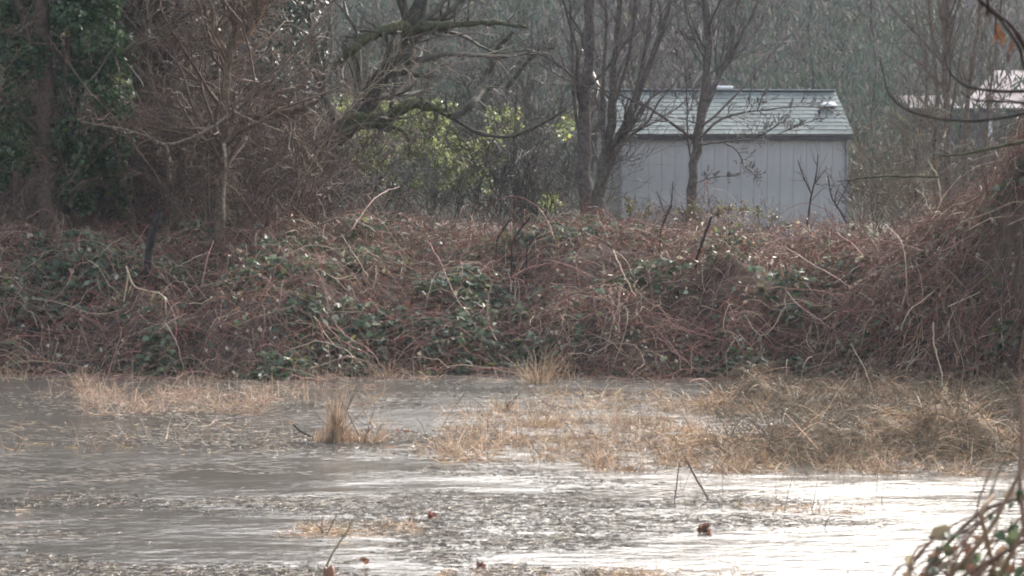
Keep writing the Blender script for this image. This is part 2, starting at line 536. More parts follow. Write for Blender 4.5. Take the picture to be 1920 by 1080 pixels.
# ------------------------------------------------------------------ far house on the right
M_ROOF2 = mat_solid("pale_pinkish_roofing", (0.34, 0.28, 0.27), (0.54, 0.46, 0.44), 1.6, 0.75, 0.2, (1, 1, 1), 0.2, 6)
M_ROOF3 = mat_solid('weathered_lean_to_roofing', (0.10, 0.09, 0.09), (0.36, 0.31, 0.30), 4.0, 0.85, 0.2, (1, 1, 1), 0.1, 6)
M_WALL2 = mat_solid("slate_grey_wall", (0.11, 0.112, 0.118), (0.16, 0.16, 0.165), 1.0, 0.8)
hp = P(1812, 250, 92)
hz = float(ground_z(hp[0], hp[1]))
house = empty("house", (hp[0], hp[1], hz), "distant slate grey house with pale pinkish roof beyond the slender trees", "house")
HW = P(1812, 205, 92)[2] - hz
def slab(name, pts, th, mat, parent):
    p = np.array(pts, float); nn = nrm(np.cross(p[1] - p[0], p[3] - p[0]))
    V = np.vstack([p, p + nn * th])
    return mesh_np(name, V, [[0, 3, 2, 1], [4, 5, 6, 7], [0, 1, 5, 4], [1, 2, 6, 5], [2, 3, 7, 6], [3, 0, 4, 7]], mat, parent, smooth=False)
slab("front_wall", [(0, 0, -0.5), (7, 0, -0.5), (7, 0, HW), (0, 0, HW)], 0.15, M_WALL2, house)
slab("side_wall", [(0, 6, -0.5), (0, 0.0, -0.5), (0, 0.0, HW), (0, 6, HW)], 0.15, M_WALL2, house)
RH = 1.25
for i in range(9):   # roof courses, each a plank thick strip
    a, b = i / 9, (i + 1) / 9
    slab("roof_course", [(-0.25 + a * 1.6, -0.3 + a * 3, HW + RH * a), (7.3, -0.3 + a * 3, HW + RH * a), (7.3, -0.3 + b * 3 + 0.03, HW + RH * b + 0.01), (-0.25 + b * 1.6, -0.3 + b * 3 + 0.03, HW + RH * b + 0.01)], 0.05, M_ROOF2, house)
box_obj("downpipe", (0.13, 0.12, 0.75), (0.72, -0.2, HW - 0.65), (0, 0, 0), M_WHITE, house, 0.03)["label"] = "white downpipe on the grey wall"
# lean-to roof on its left
slab("lean_to_roof", [(-1.9, -0.5, HW - 0.02), (-0.3, -0.5, HW - 0.02), (-0.3, 2, HW + 0.42), (-1.9, 2, HW + 0.42)], 0.06, M_ROOF3, house)
slab("lean_to_wall", [(-1.75, -0.2, -0.4), (-0.35, -0.2, -0.4), (-0.35, -0.2, HW - 0.05), (-1.75, -0.2, HW - 0.05)], 0.1, M_WALL2, house)

# ------------------------------------------------------------------ far wooded hillside
xs = np.linspace(-120, 120, 60); ys = np.linspace(77, 300, 60)
gx, gy = np.meshgrid(xs, ys); ii, jj = np.meshgrid(np.arange(59), np.arange(59)); b0 = jj * 60 + ii
hs_ = mesh_np("hillside", np.stack([gx, gy, ground_z(gx, gy) + 0.25 * np.clip((gy - 77) / 4, -0.2, 1) + 0.5 * (fbm(gx * 0.4, gy * 0.4) - 0.35) * (gy > 80)], -1).reshape(-1, 3), np.stack([b0, b0 + 1, b0 + 61, b0 + 60], -1).reshape(-1, 4),
    mat_solid("hillside_undergrowth", (0.032, 0.036, 0.028), (0.058, 0.055, 0.044), 1.2, 0.95, 0.6, (1, 1, 1), 0.05))
tag(hs_, "dark scrubby hillside undergrowth behind the trees", kind="structure")
B = Batch()
def wood(B, n, ylo, yhi, hlo, hhi, cols, nbr, ntw, xr=None, r0=0.09):
    y = R(ylo, yhi, n)
    x = R(-1, 1, n) * (y * 0.21 + 2) if xr is None else R(xr[0], xr[1], n) * y / 60
    h = R(hlo, hhi, n)
    base = np.stack([x, y, ground_z(x, y) - 0.2], 1)
    t = np.linspace(0, 1, 7)
    lean = rng.normal(size=(n, 2)) * 0.10
    p = base[:, None, :] + np.stack([lean[:, :1] * h[:, None] * t + rng.normal(size=(n, 7)) * 0.08, lean[:, 1:] * h[:, None] * t, h[:, None] * t], -1)
    r = r0 * R(0.6, 1.4, (n, 1)) * np.linspace(1, 0.2, 7)[None]
    c = pick(cols, np.ones(len(cols)), n)
    B.tubes(p, r, c, 4)
    b, rb = grow(p, r, nbr, 0.2, 0.98, 0.42, 0.75, 0.25, 5, 0.18, 0.45, rmin=0.013)
    B.tubes(b, rb, np.repeat(c, nbr, 0), 3)
    b2, rb2 = grow(b, rb, ntw, 0.15, 1.0, 0.55, 0.7, 0.12, 4, 0.2, 0.5, rmin=0.011)
    B.tubes(b2, rb2, np.repeat(np.repeat(c, nbr, 0), ntw, 0), 3)
GREYS = [(0.13, 0.112, 0.10), (0.15, 0.13, 0.11), (0.12, 0.11, 0.105), (0.14, 0.11, 0.10)]
wood(B, 75, 95, 150, 6, 11, GREYS, 15, 7, r0=0.05)
wood(B, 14, 80, 100, 5, 9, GREYS, 18, 9, r0=0.045)
far_wood = B.build("woodland", M_TWIG)
tag(far_wood, "hazy bare grey woodland covering the hillside behind the shed", "woodland", kind="stuff")

# hazy evergreen foliage on the hill: many leaf clumps
B = Batch()
def leaf_cloud(B, n, centers, radii, size, cols, wts, w=0.4, simple=False, shell=0.55):
    k = rng.choice(len(centers), n)
    q = nrm(rng.normal(size=(n, 3))) * (R(shell, 1.0, (n, 1)) ** 0.7)
    pos = centers[k] + q * radii[k]
    d = rng.normal(size=(n, 3)); d[:, 2] -= 0.4
    nm = rng.normal(size=(n, 3)) * 0.7 + np.array([0, -0.5, 0.7])
    cc_ = pick(cols, wts, n)
    if simple:
        cc_ = np.clip(pick(cols, wts, len(centers), 0.3)[k] * R(0.85, 1.15, (n, 1)), 0.004, 0.9)
    B.leaves(pos, R(0.6, 1.3, n) * size, d, nm, cc_, w, simple=simple)
n = 230
y = R(92, 150, n); x = R(-1, 1, n) * y * 0.21
cen = np.stack([x, y, ground_z(x, y) + R(0.5, 5, n)], 1)
leaf_cloud(B, 60000, cen, np.stack([R(.8, 2.0, n), R(.8, 2.0, n), R(1.0, 3.5, n)], 1), 0.085, [(0.045, 0.058, 0.046), (0.055, 0.066, 0.052), (0.065, 0.07, 0.05), (0.08, 0.072, 0.06)], [3, 3, 2, 2], simple=True)
n = 70000
y = R(82, 135, n); x = R(-1, 1, n) * (y * 0.21 + 1); hgt = R(0, 1, n) ** 1.3 * 8.5
g_ = fbm(x * 0.28 + 5, (y * 0.15 + hgt * 0.35), 3)
cc_ = np.where((g_ > 0.54)[:, None], pick([(0.08, 0.105, 0.085), (0.10, 0.12, 0.095)], [1, 1], n, 0.15), pick([(0.165, 0.148, 0.146), (0.145, 0.138, 0.138), (0.175, 0.158, 0.14)], [3, 3, 1], n, 0.18))
d = np.stack([rng.normal(size=n) * .6, rng.normal(size=n) * .3, np.ones(n)], 1)
B.leaves(np.stack([x, y, ground_z(x, y) + hgt], 1), R(0.2, 0.55, n), d, rng.normal(size=(n, 3)) * .5 + np.array([0, -1.0, .4]), cc_, 0.085, 0.02, simple=True)
tag(B.build("evergreen_hillside", M_FAR), "hazy grey green brush and evergreens between the bare trees of the hillside", "evergreens", kind="stuff")


# ------------------------------------------------------------------ haze: the damp air over the whole place
m, nt, out = mat_new("damp_air")
pv = nt.nodes.new("ShaderNodeVolumePrincipled")
pv.inputs['Color'].default_value = (0.80, 0.88, 1.0, 1)
pv.inputs['Density'].default_value = 0.00024
pv.inputs['Anisotropy'].default_value = 0.0
nt.links.new(pv.outputs[0], out.inputs['Volume'])
Vh = np.array([[x, y, z] for z in (-1.6, 34.0) for y in (-48.0, 328.0) for x in (-258.0, 258.0)])
hz_o = mesh_np("haze", Vh, [[0, 2, 3, 1], [4, 5, 7, 6], [0, 1, 5, 4], [2, 6, 7, 3], [0, 4, 6, 2], [1, 3, 7, 5]], m, smooth=False)
tag(hz_o, "thin grey damp haze fading the far hillside", kind="stuff")


# ------------------------------------------------------------------ trees
def tree(name, label, limbs, bark, twig, levels, base_px, cat="tree", group=None, k=9, rough=0.25, limb_cols=None, seed=1, slim=1.0):
    """limbs: first is the trunk; rows of (px, py, depth, thickness px).  levels: list of grow() settings"""
    global rng
    keep = rng; rng = np.random.default_rng(seed)
    bx, by, bY = base_px
    o3 = P(bx, by, bY); o3[2] = float(ground_z(o3[0], o3[1])) - 0.05
    t = empty(name, o3, label, cat, group)
    allp, allr = [], []
    for i, ctrl in enumerate(limbs):
        p, r = limb(ctrl, 24, rough); r = r * slim
        if i == 0:
            p[0, 0, 2] = min(p[0, 0, 2], o3[2] - 0.1)
        b = Batch(); c = jit(bark if not limb_cols else limb_cols[i], 1, 0.08, 0.03)
        b.tubes(p, r, c, k)
        b.build("trunk" if i == 0 else "limb", M_BARK, t, origin=o3)
        allp.append(p); allr.append(r)
    p, r = np.concatenate(allp), np.concatenate(allr)
    b = Batch()
    for lv in levels:
        p, r = grow(p, r, **lv)
        b.tubes(p, r, jit(twig, len(p), 0.3, 0.08), 3)
    if levels:
        b.build("twigs", M_TWIG, t, kind="stuff", origin=o3)
    rng = keep
    return t, o3, (p, r)


LV = lambda n, t0, t1, L, ang, up, pts, wig, rf=0.5, rmin=0.0055: dict(n=n, t0=t0, t1=t1, L=L, ang=ang, up=up, pts=pts, wig=wig, rf=rf, rmin=rmin)

# many-stemmed alder left of the shed
tree("alder_tree", "many stemmed bare grey tree standing at the left end of the shed", [
    [(1108, 430, 58, 40), (1096, 330, 58, 36), (1098, 220, 58, 30), (1106, 90, 58, 27), (1104, -20, 58, 25), (1098, -300, 58, 14), (1090, -620, 58, 5)],
    [(1112, 425, 57.6, 34), (1132, 330, 57.5, 30), (1146, 230, 57.4, 24), (1152, 120, 57.3, 16), (1165, -20, 57.2, 13), (1190, -420, 57, 4)],
    [(1128, 345, 57.5, 22), (1165, 265, 57.3, 19), (1200, 170, 57.2, 15), (1232, 80, 57, 13), (1262, -20, 57, 10), (1320, -330, 57, 4)],
    [(1140, 290, 57.4, 14), (1178, 215, 57.0, 12), (1205, 120, 56.8, 9), (1222, 0, 56.6, 7), (1240, -250, 56.5, 3)],
    [(1104, 330, 58, 12), (1078, 200, 58.2, 10), (1072, 60, 58.2, 8), (1066, -30, 58.2, 7), (1040, -330, 58.2, 3)],
    [(1134, 310, 57.4, 11), (1130, 180, 57.2, 10), (1136, 60, 57.0, 8), (1134, -30, 57, 7), (1120, -350, 57, 3)],
    [(1098, 200, 58, 9), (1080, 150, 57.8, 7), (1030, 110, 57.6, 6), (990, 95, 57.5, 5), (940, 100, 57.4, 3)],
    [(1165, 270, 57.3, 9), (1190, 225, 57, 7), (1225, 180, 57, 5), (1262, 165, 57, 3)],
    [(1150, 200, 57.4, 9), (1178, 110, 57.3, 7), (1192, 0, 57.2, 6), (1205, -220, 57, 3)],
    [(1128, 350, 57.4, 5), (1150, 310, 57, 4), (1172, 300, 57, 2.5), (1190, 302, 57, 2)],
], (0.110, 0.098, 0.086), (0.130, 0.112, 0.098),
    [LV(14, 0.15, 0.98, 0.24, 0.75, 0.2, 7, 0.16, 0.4), LV(4, 0.1, 1, 0.5, 0.6, 0.15, 5, 0.2), LV(2, 0.1, 1, 0.5, 0.6, 0.1, 4, 0.2)], (1110, 425, 58), seed=11, slim=0.78)

# single forked tree in front of the shed
tree("birch_tree", "single forked bare tree rising in front of the shed wall", [
    [(1294, 440, 57, 30), (1298, 350, 57, 27), (1307, 270, 57, 27), (1320, 190, 57, 27), (1328, 100, 57, 22), (1322, -10, 57, 20), (1318, -300, 57, 12), (1310, -600, 57, 4)],
    [(1318, 215, 57, 18), (1345, 150, 57, 15), (1372, 105, 57, 12), (1396, 55, 57, 10), (1424, -10, 57, 8), (1470, -240, 57, 3)],
    [(1312, 258, 56.8, 8), (1345, 228, 56.5, 7), (1385, 213, 56.3, 6), (1440, 205, 56, 5), (1500, 200, 55.8, 3), (1560, 203, 55.7, 2)],
    [(1420, 207, 56.1, 4), (1428, 185, 56, 3.2), (1440, 160, 56, 2)],
    [(1310, 272, 56.8, 7), (1355, 266, 56.4, 6), (1410, 260, 56, 5), (1450, 240, 55.8, 3.5), (1480, 218, 55.6, 2)],
    [(1355, 266, 56.4, 5), (1382, 282, 56.2, 5), (1396, 310, 56, 4.5), (1412, 326, 56, 3), (1428, 340, 55.9, 2)],
    [(1300, 330, 57, 5), (1290, 260, 57.2, 5), (1288, 190, 57.2, 4), (1284, 90, 57.2, 3)],
    [(1345, 150, 57, 8), (1372, 95, 56.8, 6), (1378, 40, 56.6, 5), (1392, -60, 56.5, 3)],
    [(1326, 120, 57, 8), (1298, 60, 57, 6), (1284, 0, 57, 5), (1270, -120, 57, 3)],
    [(1450, 255, 56, 3.5), (1500, 235, 55.9, 3), (1540, 220, 55.8, 2)],
    [(1300, 345, 56.8, 3.5), (1340, 332, 56.5, 3), (1380, 330, 56.3, 2)],
], (0.112, 0.102, 0.094), (0.118, 0.104, 0.094),
    [LV(20, 0.2, 0.98, 0.26, 0.75, 0.15, 7, 0.15, 0.4), LV(4, 0.1, 1, 0.5, 0.65, 0.12, 5, 0.2), LV(3, 0.1, 1, 0.5, 0.6, 0.05, 4, 0.2)], (1295, 430, 57), seed=12, slim=0.68)

# old mossy tree with arched limbs
MOSS = (0.072, 0.082, 0.032)
tree("mossy_tree", "old dark tree with arched moss covered limbs over the yellow leaves", [
    [(560, 420, 60, 60), (575, 330, 60, 52), (610, 265, 60, 40), (665, 222, 60, 30), (692, 180, 60, 30), (716, 145, 60, 28), (756, 108, 60, 26), (770, 50, 60, 26), (792, -20, 60, 24), (800, -300, 60, 16), (790, -560, 60, 6)],
    [(648, 232, 60, 24), (690, 222, 59.6, 20), (728, 222, 59.3, 18), (752, 203, 59, 17), (788, 196, 58.9, 15), (822, 204, 58.8, 12), (850, 222, 58.7, 7)],
    [(600, 272, 60, 22), (640, 256, 59.6, 18), (676, 236, 59.3, 12), (712, 236, 59, 9), (744, 240, 58.8, 8), (768, 262, 58.6, 6), (766, 300, 58.5, 4)],
    [(770, 58, 60, 22), (740, 52, 59.7, 20), (705, 60, 59.5, 18), (672, 82, 59.3, 15), (650, 100, 59.2, 13), (624, 130, 59.1, 7)],
    [(775, 52, 60, 20), (810, 50, 59.7, 15), (870, 44, 59.4, 11), (930, 42, 59.2, 8), (990, 52, 59, 5)],
    [(712, 150, 60, 14), (740, 138, 59.8, 11), (775, 138, 59.6, 9), (810, 146, 59.4, 6)],
    [(728, 222, 59.3, 7), (736, 180, 59.3, 6), (744, 140, 59.3, 5), (742, 80, 59.3, 3)],
    [(640, 232, 60, 14), (610, 190, 60, 12), (600, 130, 60, 10), (586, 60, 60, 8), (560, -60, 60, 6), (540, -300, 60, 3)],
    [(676, 225, 60, 9), (690, 160, 59.8, 8), (722, 116, 59.7, 6), (740, 60, 59.6, 4)],
    [(900, 170, 61, 13), (918, 130, 61, 11), (930, 95, 61, 9), (960, 60, 61, 5)],
    [(850, 222, 58.7, 10), (890, 190, 59, 12), (905, 160, 60, 11), (925, 110, 60.5, 8)],
    [(950, 165, 60, 8), (985, 120, 60, 6), (1010, 95, 60, 4), (1040, 90, 60, 3)],
    [(850, 222, 58.7, 6), (900, 250, 58.6, 6), (960, 255, 58.5, 5), (1020, 230, 58.4, 4), (1062, 205, 58.3, 3)],
], (0.070, 0.066, 0.050), (0.095, 0.088, 0.066),
    [LV(15, 0.3, 0.98, 0.26, 0.9, 0.15, 7, 0.2), LV(5, 0.1, 1, 0.55, 0.7, 0.05, 5, 0.22), LV(2, 0.1, 1, 0.5, 0.6, 0.0, 4, 0.22)], (560, 420, 60), rough=0.4, slim=1.25,
    limb_cols=[(0.06, 0.057, 0.045), MOSS, MOSS, (0.075, 0.085, 0.04), (0.085, 0.085, 0.05)] + [(0.07, 0.066, 0.05)] * 8, seed=13)

# ivy clad tree at the left edge
iv, iv_o, _ = tree("ivy_clad_tree", "tall brown trunk hung with dark green ivy at the left edge", [
    [(98, 430, 51, 46), (90, 300, 51, 38), (86, 150, 51, 36), (74, 0, 51, 34), (66, -300, 51, 24), (60, -620, 51, 8)],
    [(90, 280, 51, 16), (120, 170, 51, 14), (132, 60, 51, 12), (150, -60, 51, 8), (180, -300, 51, 4)],
    [(84, 160, 51, 14), (50, 60, 50.8, 12), (20, -60, 50.6, 9), (-20, -300, 50.4, 4)],
    [(92, 330, 51, 12), (150, 235, 50.6, 9), (220, 215, 50.4, 7), (262, 260, 50.2, 4)],
], (0.115, 0.085, 0.066), (0.10, 0.078, 0.058), [LV(18, 0.2, 0.98, 0.3, 0.8, 0.1, 7, 0.18), LV(5, 0.1, 1, 0.5, 0.7, 0.0, 5, 0.2)], (98, 430, 51), seed=14)
rng = np.random.default_rng(141)
B = Batch()
cen, rad = [], []
for k in range(150):
    px = rng.choice([R(-60, 70), R(100, 235), R(110, 200)]); py = R(-240, 390)
    if 70 < px < 104 and rng.random() < 0.8: continue
    cen.append(P(px, py, R(50.2, 52.6))); rad.append([R(.12, .34), R(.12, .34), R(.25, .7)])
cen = np.array(cen); rad = np.array(rad)
leaf_cloud(B, 34000, cen, rad, 0.085, [(0.030, 0.068, 0.030), (0.050, 0.100, 0.040), (0.085, 0.135, 0.05), (0.18, 0.22, 0.15), (0.14, 0.16, 0.05)], [5, 4, 2, .6, .8], w=0.48, shell=0.3)
B.build("ivy", M_LEAF, iv, "stuff", iv_o)["label"] = "dark green hanging ivy leaves"

# brown leaning tree with pale bowed branches
tree("hazel_tree", "tan barked tree with bowed pale branches amid the brown thicket", [
    [(412, 430, 50, 20), (418, 330, 50, 19), (421, 240, 50, 18), (422, 170, 50, 16), (428, 105, 50, 15), (440, 50, 50, 12), (436, -20, 50, 11), (450, -350, 50, 5)],
    [(426, 218, 49.8, 6), (396, 240, 49.6, 6), (360, 258, 49.5, 6), (312, 272, 49.4, 6), (270, 254, 49.3, 5), (230, 242, 49.2, 4), (150, 228, 49.2, 3)],
    [(312, 272, 49.4, 5), (318, 300, 49.3, 5), (320, 340, 49.2, 3)],
    [(430, 205, 49.8, 6), (470, 225, 49.6, 5), (510, 240, 49.5, 4), (560, 258, 49.4, 3)],
    [(424, 100, 50, 6), (380, 85, 49.8, 5), (330, 76, 49.6, 4), (280, 70, 49.5, 3)],
    [(420, 270, 49.6, 6), (424, 310, 49.4, 5), (420, 360, 49.3, 5), (421, 415, 49.2, 4)],
    [(450, 225, 50.4, 16), (500, 218, 50.3, 15), (550, 210, 50.2, 12), (596, 190, 50.1, 7)],
    [(432, 95, 50, 9), (468, 60, 50, 8), (500, 0, 50, 6), (540, -160, 50, 3)],
    [(428, 110, 50, 9), (400, 50, 50, 8), (378, -10, 50, 6), (350, -200, 50, 3)],
    [(430, 100, 50, 8), (452, 40, 50, 7), (470, -40, 50, 5), (480, -250, 50, 3)],
], (0.150, 0.112, 0.076), (0.125, 0.082, 0.056),
    [LV(26, 0.15, 0.98, 0.34, 0.8, 0.12, 7, 0.2), LV(5, 0.1, 1, 0.55, 0.7, 0.05, 5, 0.22), LV(2, 0.1, 1, 0.5, 0.6, 0.0, 4, 0.22)], (412, 430, 50), rough=0.3,
    limb_cols=[(0.11, 0.082, 0.056), (0.22, 0.175, 0.13), (0.25, 0.2, 0.15), (0.22, 0.17, 0.125), (0.2, 0.16, 0.115), (0.26, 0.215, 0.155), (0.10, 0.075, 0.05), (0.17, 0.115, 0.07), (0.16, 0.11, 0.07), (0.18, 0.12, 0.075)], seed=15)

# dark stout trunk between ivy and hazel
tree("old_willow", "stout dark trunk smothered in twigs between ivy and tan barked tree", [
    [(262, 430, 54, 70), (255, 330, 54, 56), (250, 230, 54, 52), (240, 120, 54, 46), (250, -20, 54, 40), (240, -400, 54, 12)],
    [(258, 260, 54, 30), (300, 170, 53.8, 26), (330, 80, 53.6, 22), (340, -20, 53.6, 16), (360, -300, 53.6, 5)],
    [(252, 180, 54, 20), (200, 90, 53.8, 16), (190, -20, 53.8, 12), (170, -300, 53.8, 4)],
    [(280, 215, 54, 14), (300, 130, 53.5, 12), (270, 60, 53.3, 9), (230, 10, 53.2, 6)],
], (0.060, 0.046, 0.038), (0.10, 0.074, 0.058),
    [LV(40, 0.1, 0.98, 0.32, 0.9, 0.0, 7, 0.2), LV(6, 0.1, 1, 0.55, 0.7, -0.1, 5, 0.22), LV(3, 0.1, 1, 0.5, 0.6, -0.1, 4, 0.22)], (262, 430, 54), seed=16)

# slender hazy trees right of the shed
SL = [LV(20, 0.2, 0.98, 0.26, 0.6, 0.3, 6, 0.12, rmin=0.004), LV(5, 0.1, 1, 0.5, 0.6, 0.15, 5, 0.18, rmin=0.004), LV(3, 0.1, 1, 0.5, 0.6, 0.1, 4, 0.2, rmin=0.004)]
GS = "slender bare trees right of the shed"
sl_defs = [
    ("slender bare trunk, thickest of the group right of the shed", [(1778, 420, 66, 15), (1776, 250, 66, 14), (1772, 120, 66, 13), (1778, -20, 66, 11), (1786, -400, 66, 4)], 66),
    ("thin bare trunk just left of the thickest slender tree", [(1754, 420, 67, 9), (1752, 300, 67, 8), (1757, 180, 67, 8), (1748, 60, 67, 7), (1730, -100, 67, 5), (1710, -350, 67, 3)], 67),
    ("thin bare tree standing before the distant house's left corner", [(1812, 400, 70, 12), (1810, 270, 70, 11), (1818, 150, 70, 9), (1836, 20, 70, 7), (1850, -250, 70, 3)], 70),
    ("thin leaning bare tree in front of the distant pinkish roof", [(1840, 390, 69, 7), (1850, 250, 69, 6), (1858, 160, 69, 5), (1874, 40, 69, 4), (1890, -150, 69, 2.5)], 69),
    ("crooked thin sapling between shed and slender trunks", [(1722, 420, 65, 7), (1716, 330, 65, 6), (1728, 230, 65, 5), (1738, 150, 65, 4), (1720, 40, 65, 3), (1700, -120, 65, 2)], 65),
]
for i, (lb, ct, Y) in enumerate(sl_defs):
    tree("slender_tree", lb, [ct], (0.13, 0.105, 0.082), (0.14, 0.112, 0.088), SL, (ct[0][0], 420, Y), group=GS, k=7, seed=20 + i)

# small leafless shrubs before the shed wall
sh_defs = [
    ("dark thin sapling before the right half of the shed wall", [[(1512, 440, 56, 5), (1520, 375, 56, 4), (1530, 330, 56, 3.2), (1534, 290, 56, 2)], [(1522, 365, 56, 3), (1506, 330, 56, 2.5), (1496, 300, 56, 1.6)], [(1524, 350, 56, 2.5), (1548, 318, 56, 1.6)]], 56),
    ("curving twiggy sapling at the shed's right corner", [[(1598, 440, 55, 4), (1578, 400, 55, 3.6), (1560, 370, 55, 3), (1552, 330, 55, 2)], [(1585, 408, 55, 3), (1566, 380, 55, 2.4), (1572, 350, 55, 2)], [(1570, 385, 55, 2.5), (1592, 340, 55, 2), (1600, 300, 55, 1.5)]], 55),
    ("dark thin stick sapling under the shed's left half", [[(1240, 440, 55, 4), (1246, 405, 55, 3.5), (1258, 384, 55, 3), (1262, 340, 55, 1.6)], [(1247, 400, 55, 2.5), (1232, 360, 55, 1.5)]], 55),
]
for i, (lb, ct, Y) in enumerate(sh_defs):
    tree("sapling", lb, ct, (0.075, 0.06, 0.055), (0.09, 0.07, 0.065), [LV(7, 0.3, 1, 0.4, 0.6, 0.1, 5, 0.2, rmin=0.003)], (ct[0][0][0], 440, Y), group="saplings before the shed", k=5, seed=30 + i)

# ------------------------------------------------------------------ twig thickets and backlit leaves
rng = np.random.default_rng(50)
def twig_mass(n, pxr, pyb, Yr, hr, cols, wts, levels, r0=0.011, lean=0.35, top=0.9):
    B = Batch()
    px = R(pxr[0], pxr[1], n); Y = R(Yr[0], Yr[1], n)
    x = (px - 960) / F * Y
    z = np.maximum(ground_z(x, Y), 0.0)
    h = R(hr[0], hr[1], n)
    d = np.stack([rng.normal(size=n) * lean, rng.normal(size=n) * lean * 0.6, np.full(n, top)], 1)
    p = np.empty((n, 9, 3)); p[:, 0] = np.stack([x, Y, z], 1)
    bend = rng.normal(size=(n, 3)) * np.array([0.10, 0.06, 0.03])
    for j in range(1, 9):
        d = nrm(d + rng.normal(size=(n, 3)) * 0.12 + bend); p[:, j] = p[:, j - 1] + d * (h / 8)[:, None]
    r = r0 * R(0.5, 1.6, (n, 1)) * np.linspace(1, 0.3, 9)[None]
    c = pick(cols, wts, n, 0.35)
    B.tubes(p, r, c, 3)
    for lv in levels:
        p, r = grow(p, r, **lv); c = np.repeat(c, lv['n'], 0)
        B.tubes(p, r, c * R(0.8, 1.2, (len(c), 1)), 3)
    return B
BR = [(0.15, 0.092, 0.066), (0.115, 0.080, 0.062), (0.175, 0.125, 0.088), (0.10, 0.062, 0.055), (0.22, 0.17, 0.12)]
B = twig_mass(410, (-80, 610), 420, (50.5, 57), (2.0, 5.2), BR, [4, 4, 2, 3, .8], [LV(7, 0.1, 1, 0.38, 0.8, 0.05, 6, 0.22), LV(4, 0.1, 1, 0.5, 0.7, 0, 3, 0.22)])
tag(B.build("twig_thicket", M_TWIG), "dense reddish brown twig thicket around the left trees", "thicket", kind="stuff")
GB = [(0.085, 0.078, 0.062), (0.10, 0.088, 0.07), (0.075, 0.07, 0.055), (0.12, 0.10, 0.075)]
B = twig_mass(130, (560, 1110), 420, (61, 65), (1.5, 5.0), GB, [3, 3, 2, 1], [LV(9, 0.1, 1, 0.4, 0.8, 0.05, 6, 0.2), LV(6, 0.1, 1, 0.5, 0.7, 0, 4, 0.2)])
tag(B.build("grey_twig_thicket", M_TWIG), "grey brown twig thicket under the arched mossy limbs", "thicket", kind="stuff")
TB = [(0.17, 0.135, 0.09), (0.14, 0.105, 0.08), (0.20, 0.165, 0.11), (0.12, 0.09, 0.075)]
B = twig_mass(150, (1600, 2000), 420, (60, 80), (1.2, 3.4), TB, [3, 3, 2, 2], [LV(8, 0.1, 1, 0.4, 0.7, 0.1, 6, 0.2), LV(6, 0.1, 1, 0.5, 0.7, 0, 4, 0.2)], top=1.2)
tag(B.build("tan_twig_thicket", M_TWIG), "hazy tan brush growing right of the shed", "thicket", kind="stuff")

# dark evergreen growth behind the left trees
B = Batch()
n = 170
px = R(-120, 610, n); Y = R(58, 68, n); py = R(-220, 400, n)
cen = np.array([P(a, b, c) for a, b, c in zip(px, py, Y)])
leaf_cloud(B, 50000, cen, np.stack([R(.4, 1.0, n), R(.4, 1.0, n), R(.5, 1.4, n)], 1), 0.13, [(0.02, 0.034, 0.022), (0.03, 0.042, 0.028), (0.05, 0.055, 0.035), (0.07, 0.05, 0.04)], [4, 3, 1, 2], shell=0.2, simple=True)
tag(B.build("evergreen_backdrop", M_LEAF), "dark evergreen foliage behind the left hand trees", "evergreens", kind="stuff")

# yellow green leaves catching the light behind the mossy tree
B = Batch()
spots = [(620, 850, 190, 290, 90), (660, 830, 180, 220, 14), (900, 1085, 205, 262, 8), (845, 915, 305, 348, 14), (620, 740, 270, 345, 22), (760, 940, 260, 350, 16), (1000, 1040, 372, 388, 4)]
cen, rad = [], []
for a, b, c, d, k in spots:
    for _ in range(k):
        cen.append(P(R(a, b), R(c, d), R(66, 70))); rad.append([R(.1, .3), R(.1, .3), R(.1, .28)])
cen, rad = np.array(cen), np.array(rad)
leaf_cloud(B, 7500, cen, rad * 1.15, 0.10, [(0.42, 0.46, 0.16), (0.28, 0.33, 0.11), (0.64, 0.64, 0.36), (0.13, 0.18, 0.07)], [4, 4, 1.6, 5], w=0.45, shell=0.1)
tag(B.build("yellow_green_foliage", M_LEAF), "yellow green leaves glowing behind the arched mossy limbs", "foliage", kind="stuff")

# ------------------------------------------------------------------ bramble thicket on the far bank
rng = np.random.default_rng(60)
def hedge_points(n, xr=(-11.5, 12.5), depth=11.0, power=1.6):
    x = R(xr[0], xr[1], n); u = depth * R(0, 1, n) ** power
    y = bank_edge(x) + u
    return x, y, hedge_top(x, y)


def arcs(x, y, z, L, rise, pts, sink=0.15, wig=0.035, hdir=None):
    n = len(x)
    a = R(0, 2 * math.pi, n) if hdir is None else hdir
    t = np.linspace(0, 1, pts)[None]
    ph = R(0, 6.28, (n, 1)); am = R(0.02, 0.10, (n, 1)) * L[:, None]
    off = am * np.sin(t * 5 + ph)
    X = x[:, None] + np.cos(a)[:, None] * L[:, None] * t - np.sin(a)[:, None] * off
    Yy = y[:, None] + (np.sin(a)[:, None] * L[:, None] * t + np.cos(a)[:, None] * off) * 0.8
    g = np.maximum(hedge_top(X, Yy), 0.02)
    Z = 0.75 * g + 0.25 * z[:, None] + rise[:, None] * 4 * t * (1 - t) - sink * R(0, 1, (n, 1)) + rng.normal(size=(n, pts)) * wig
    return np.stack([X, Yy, np.maximum(Z, 0.0)], -1)


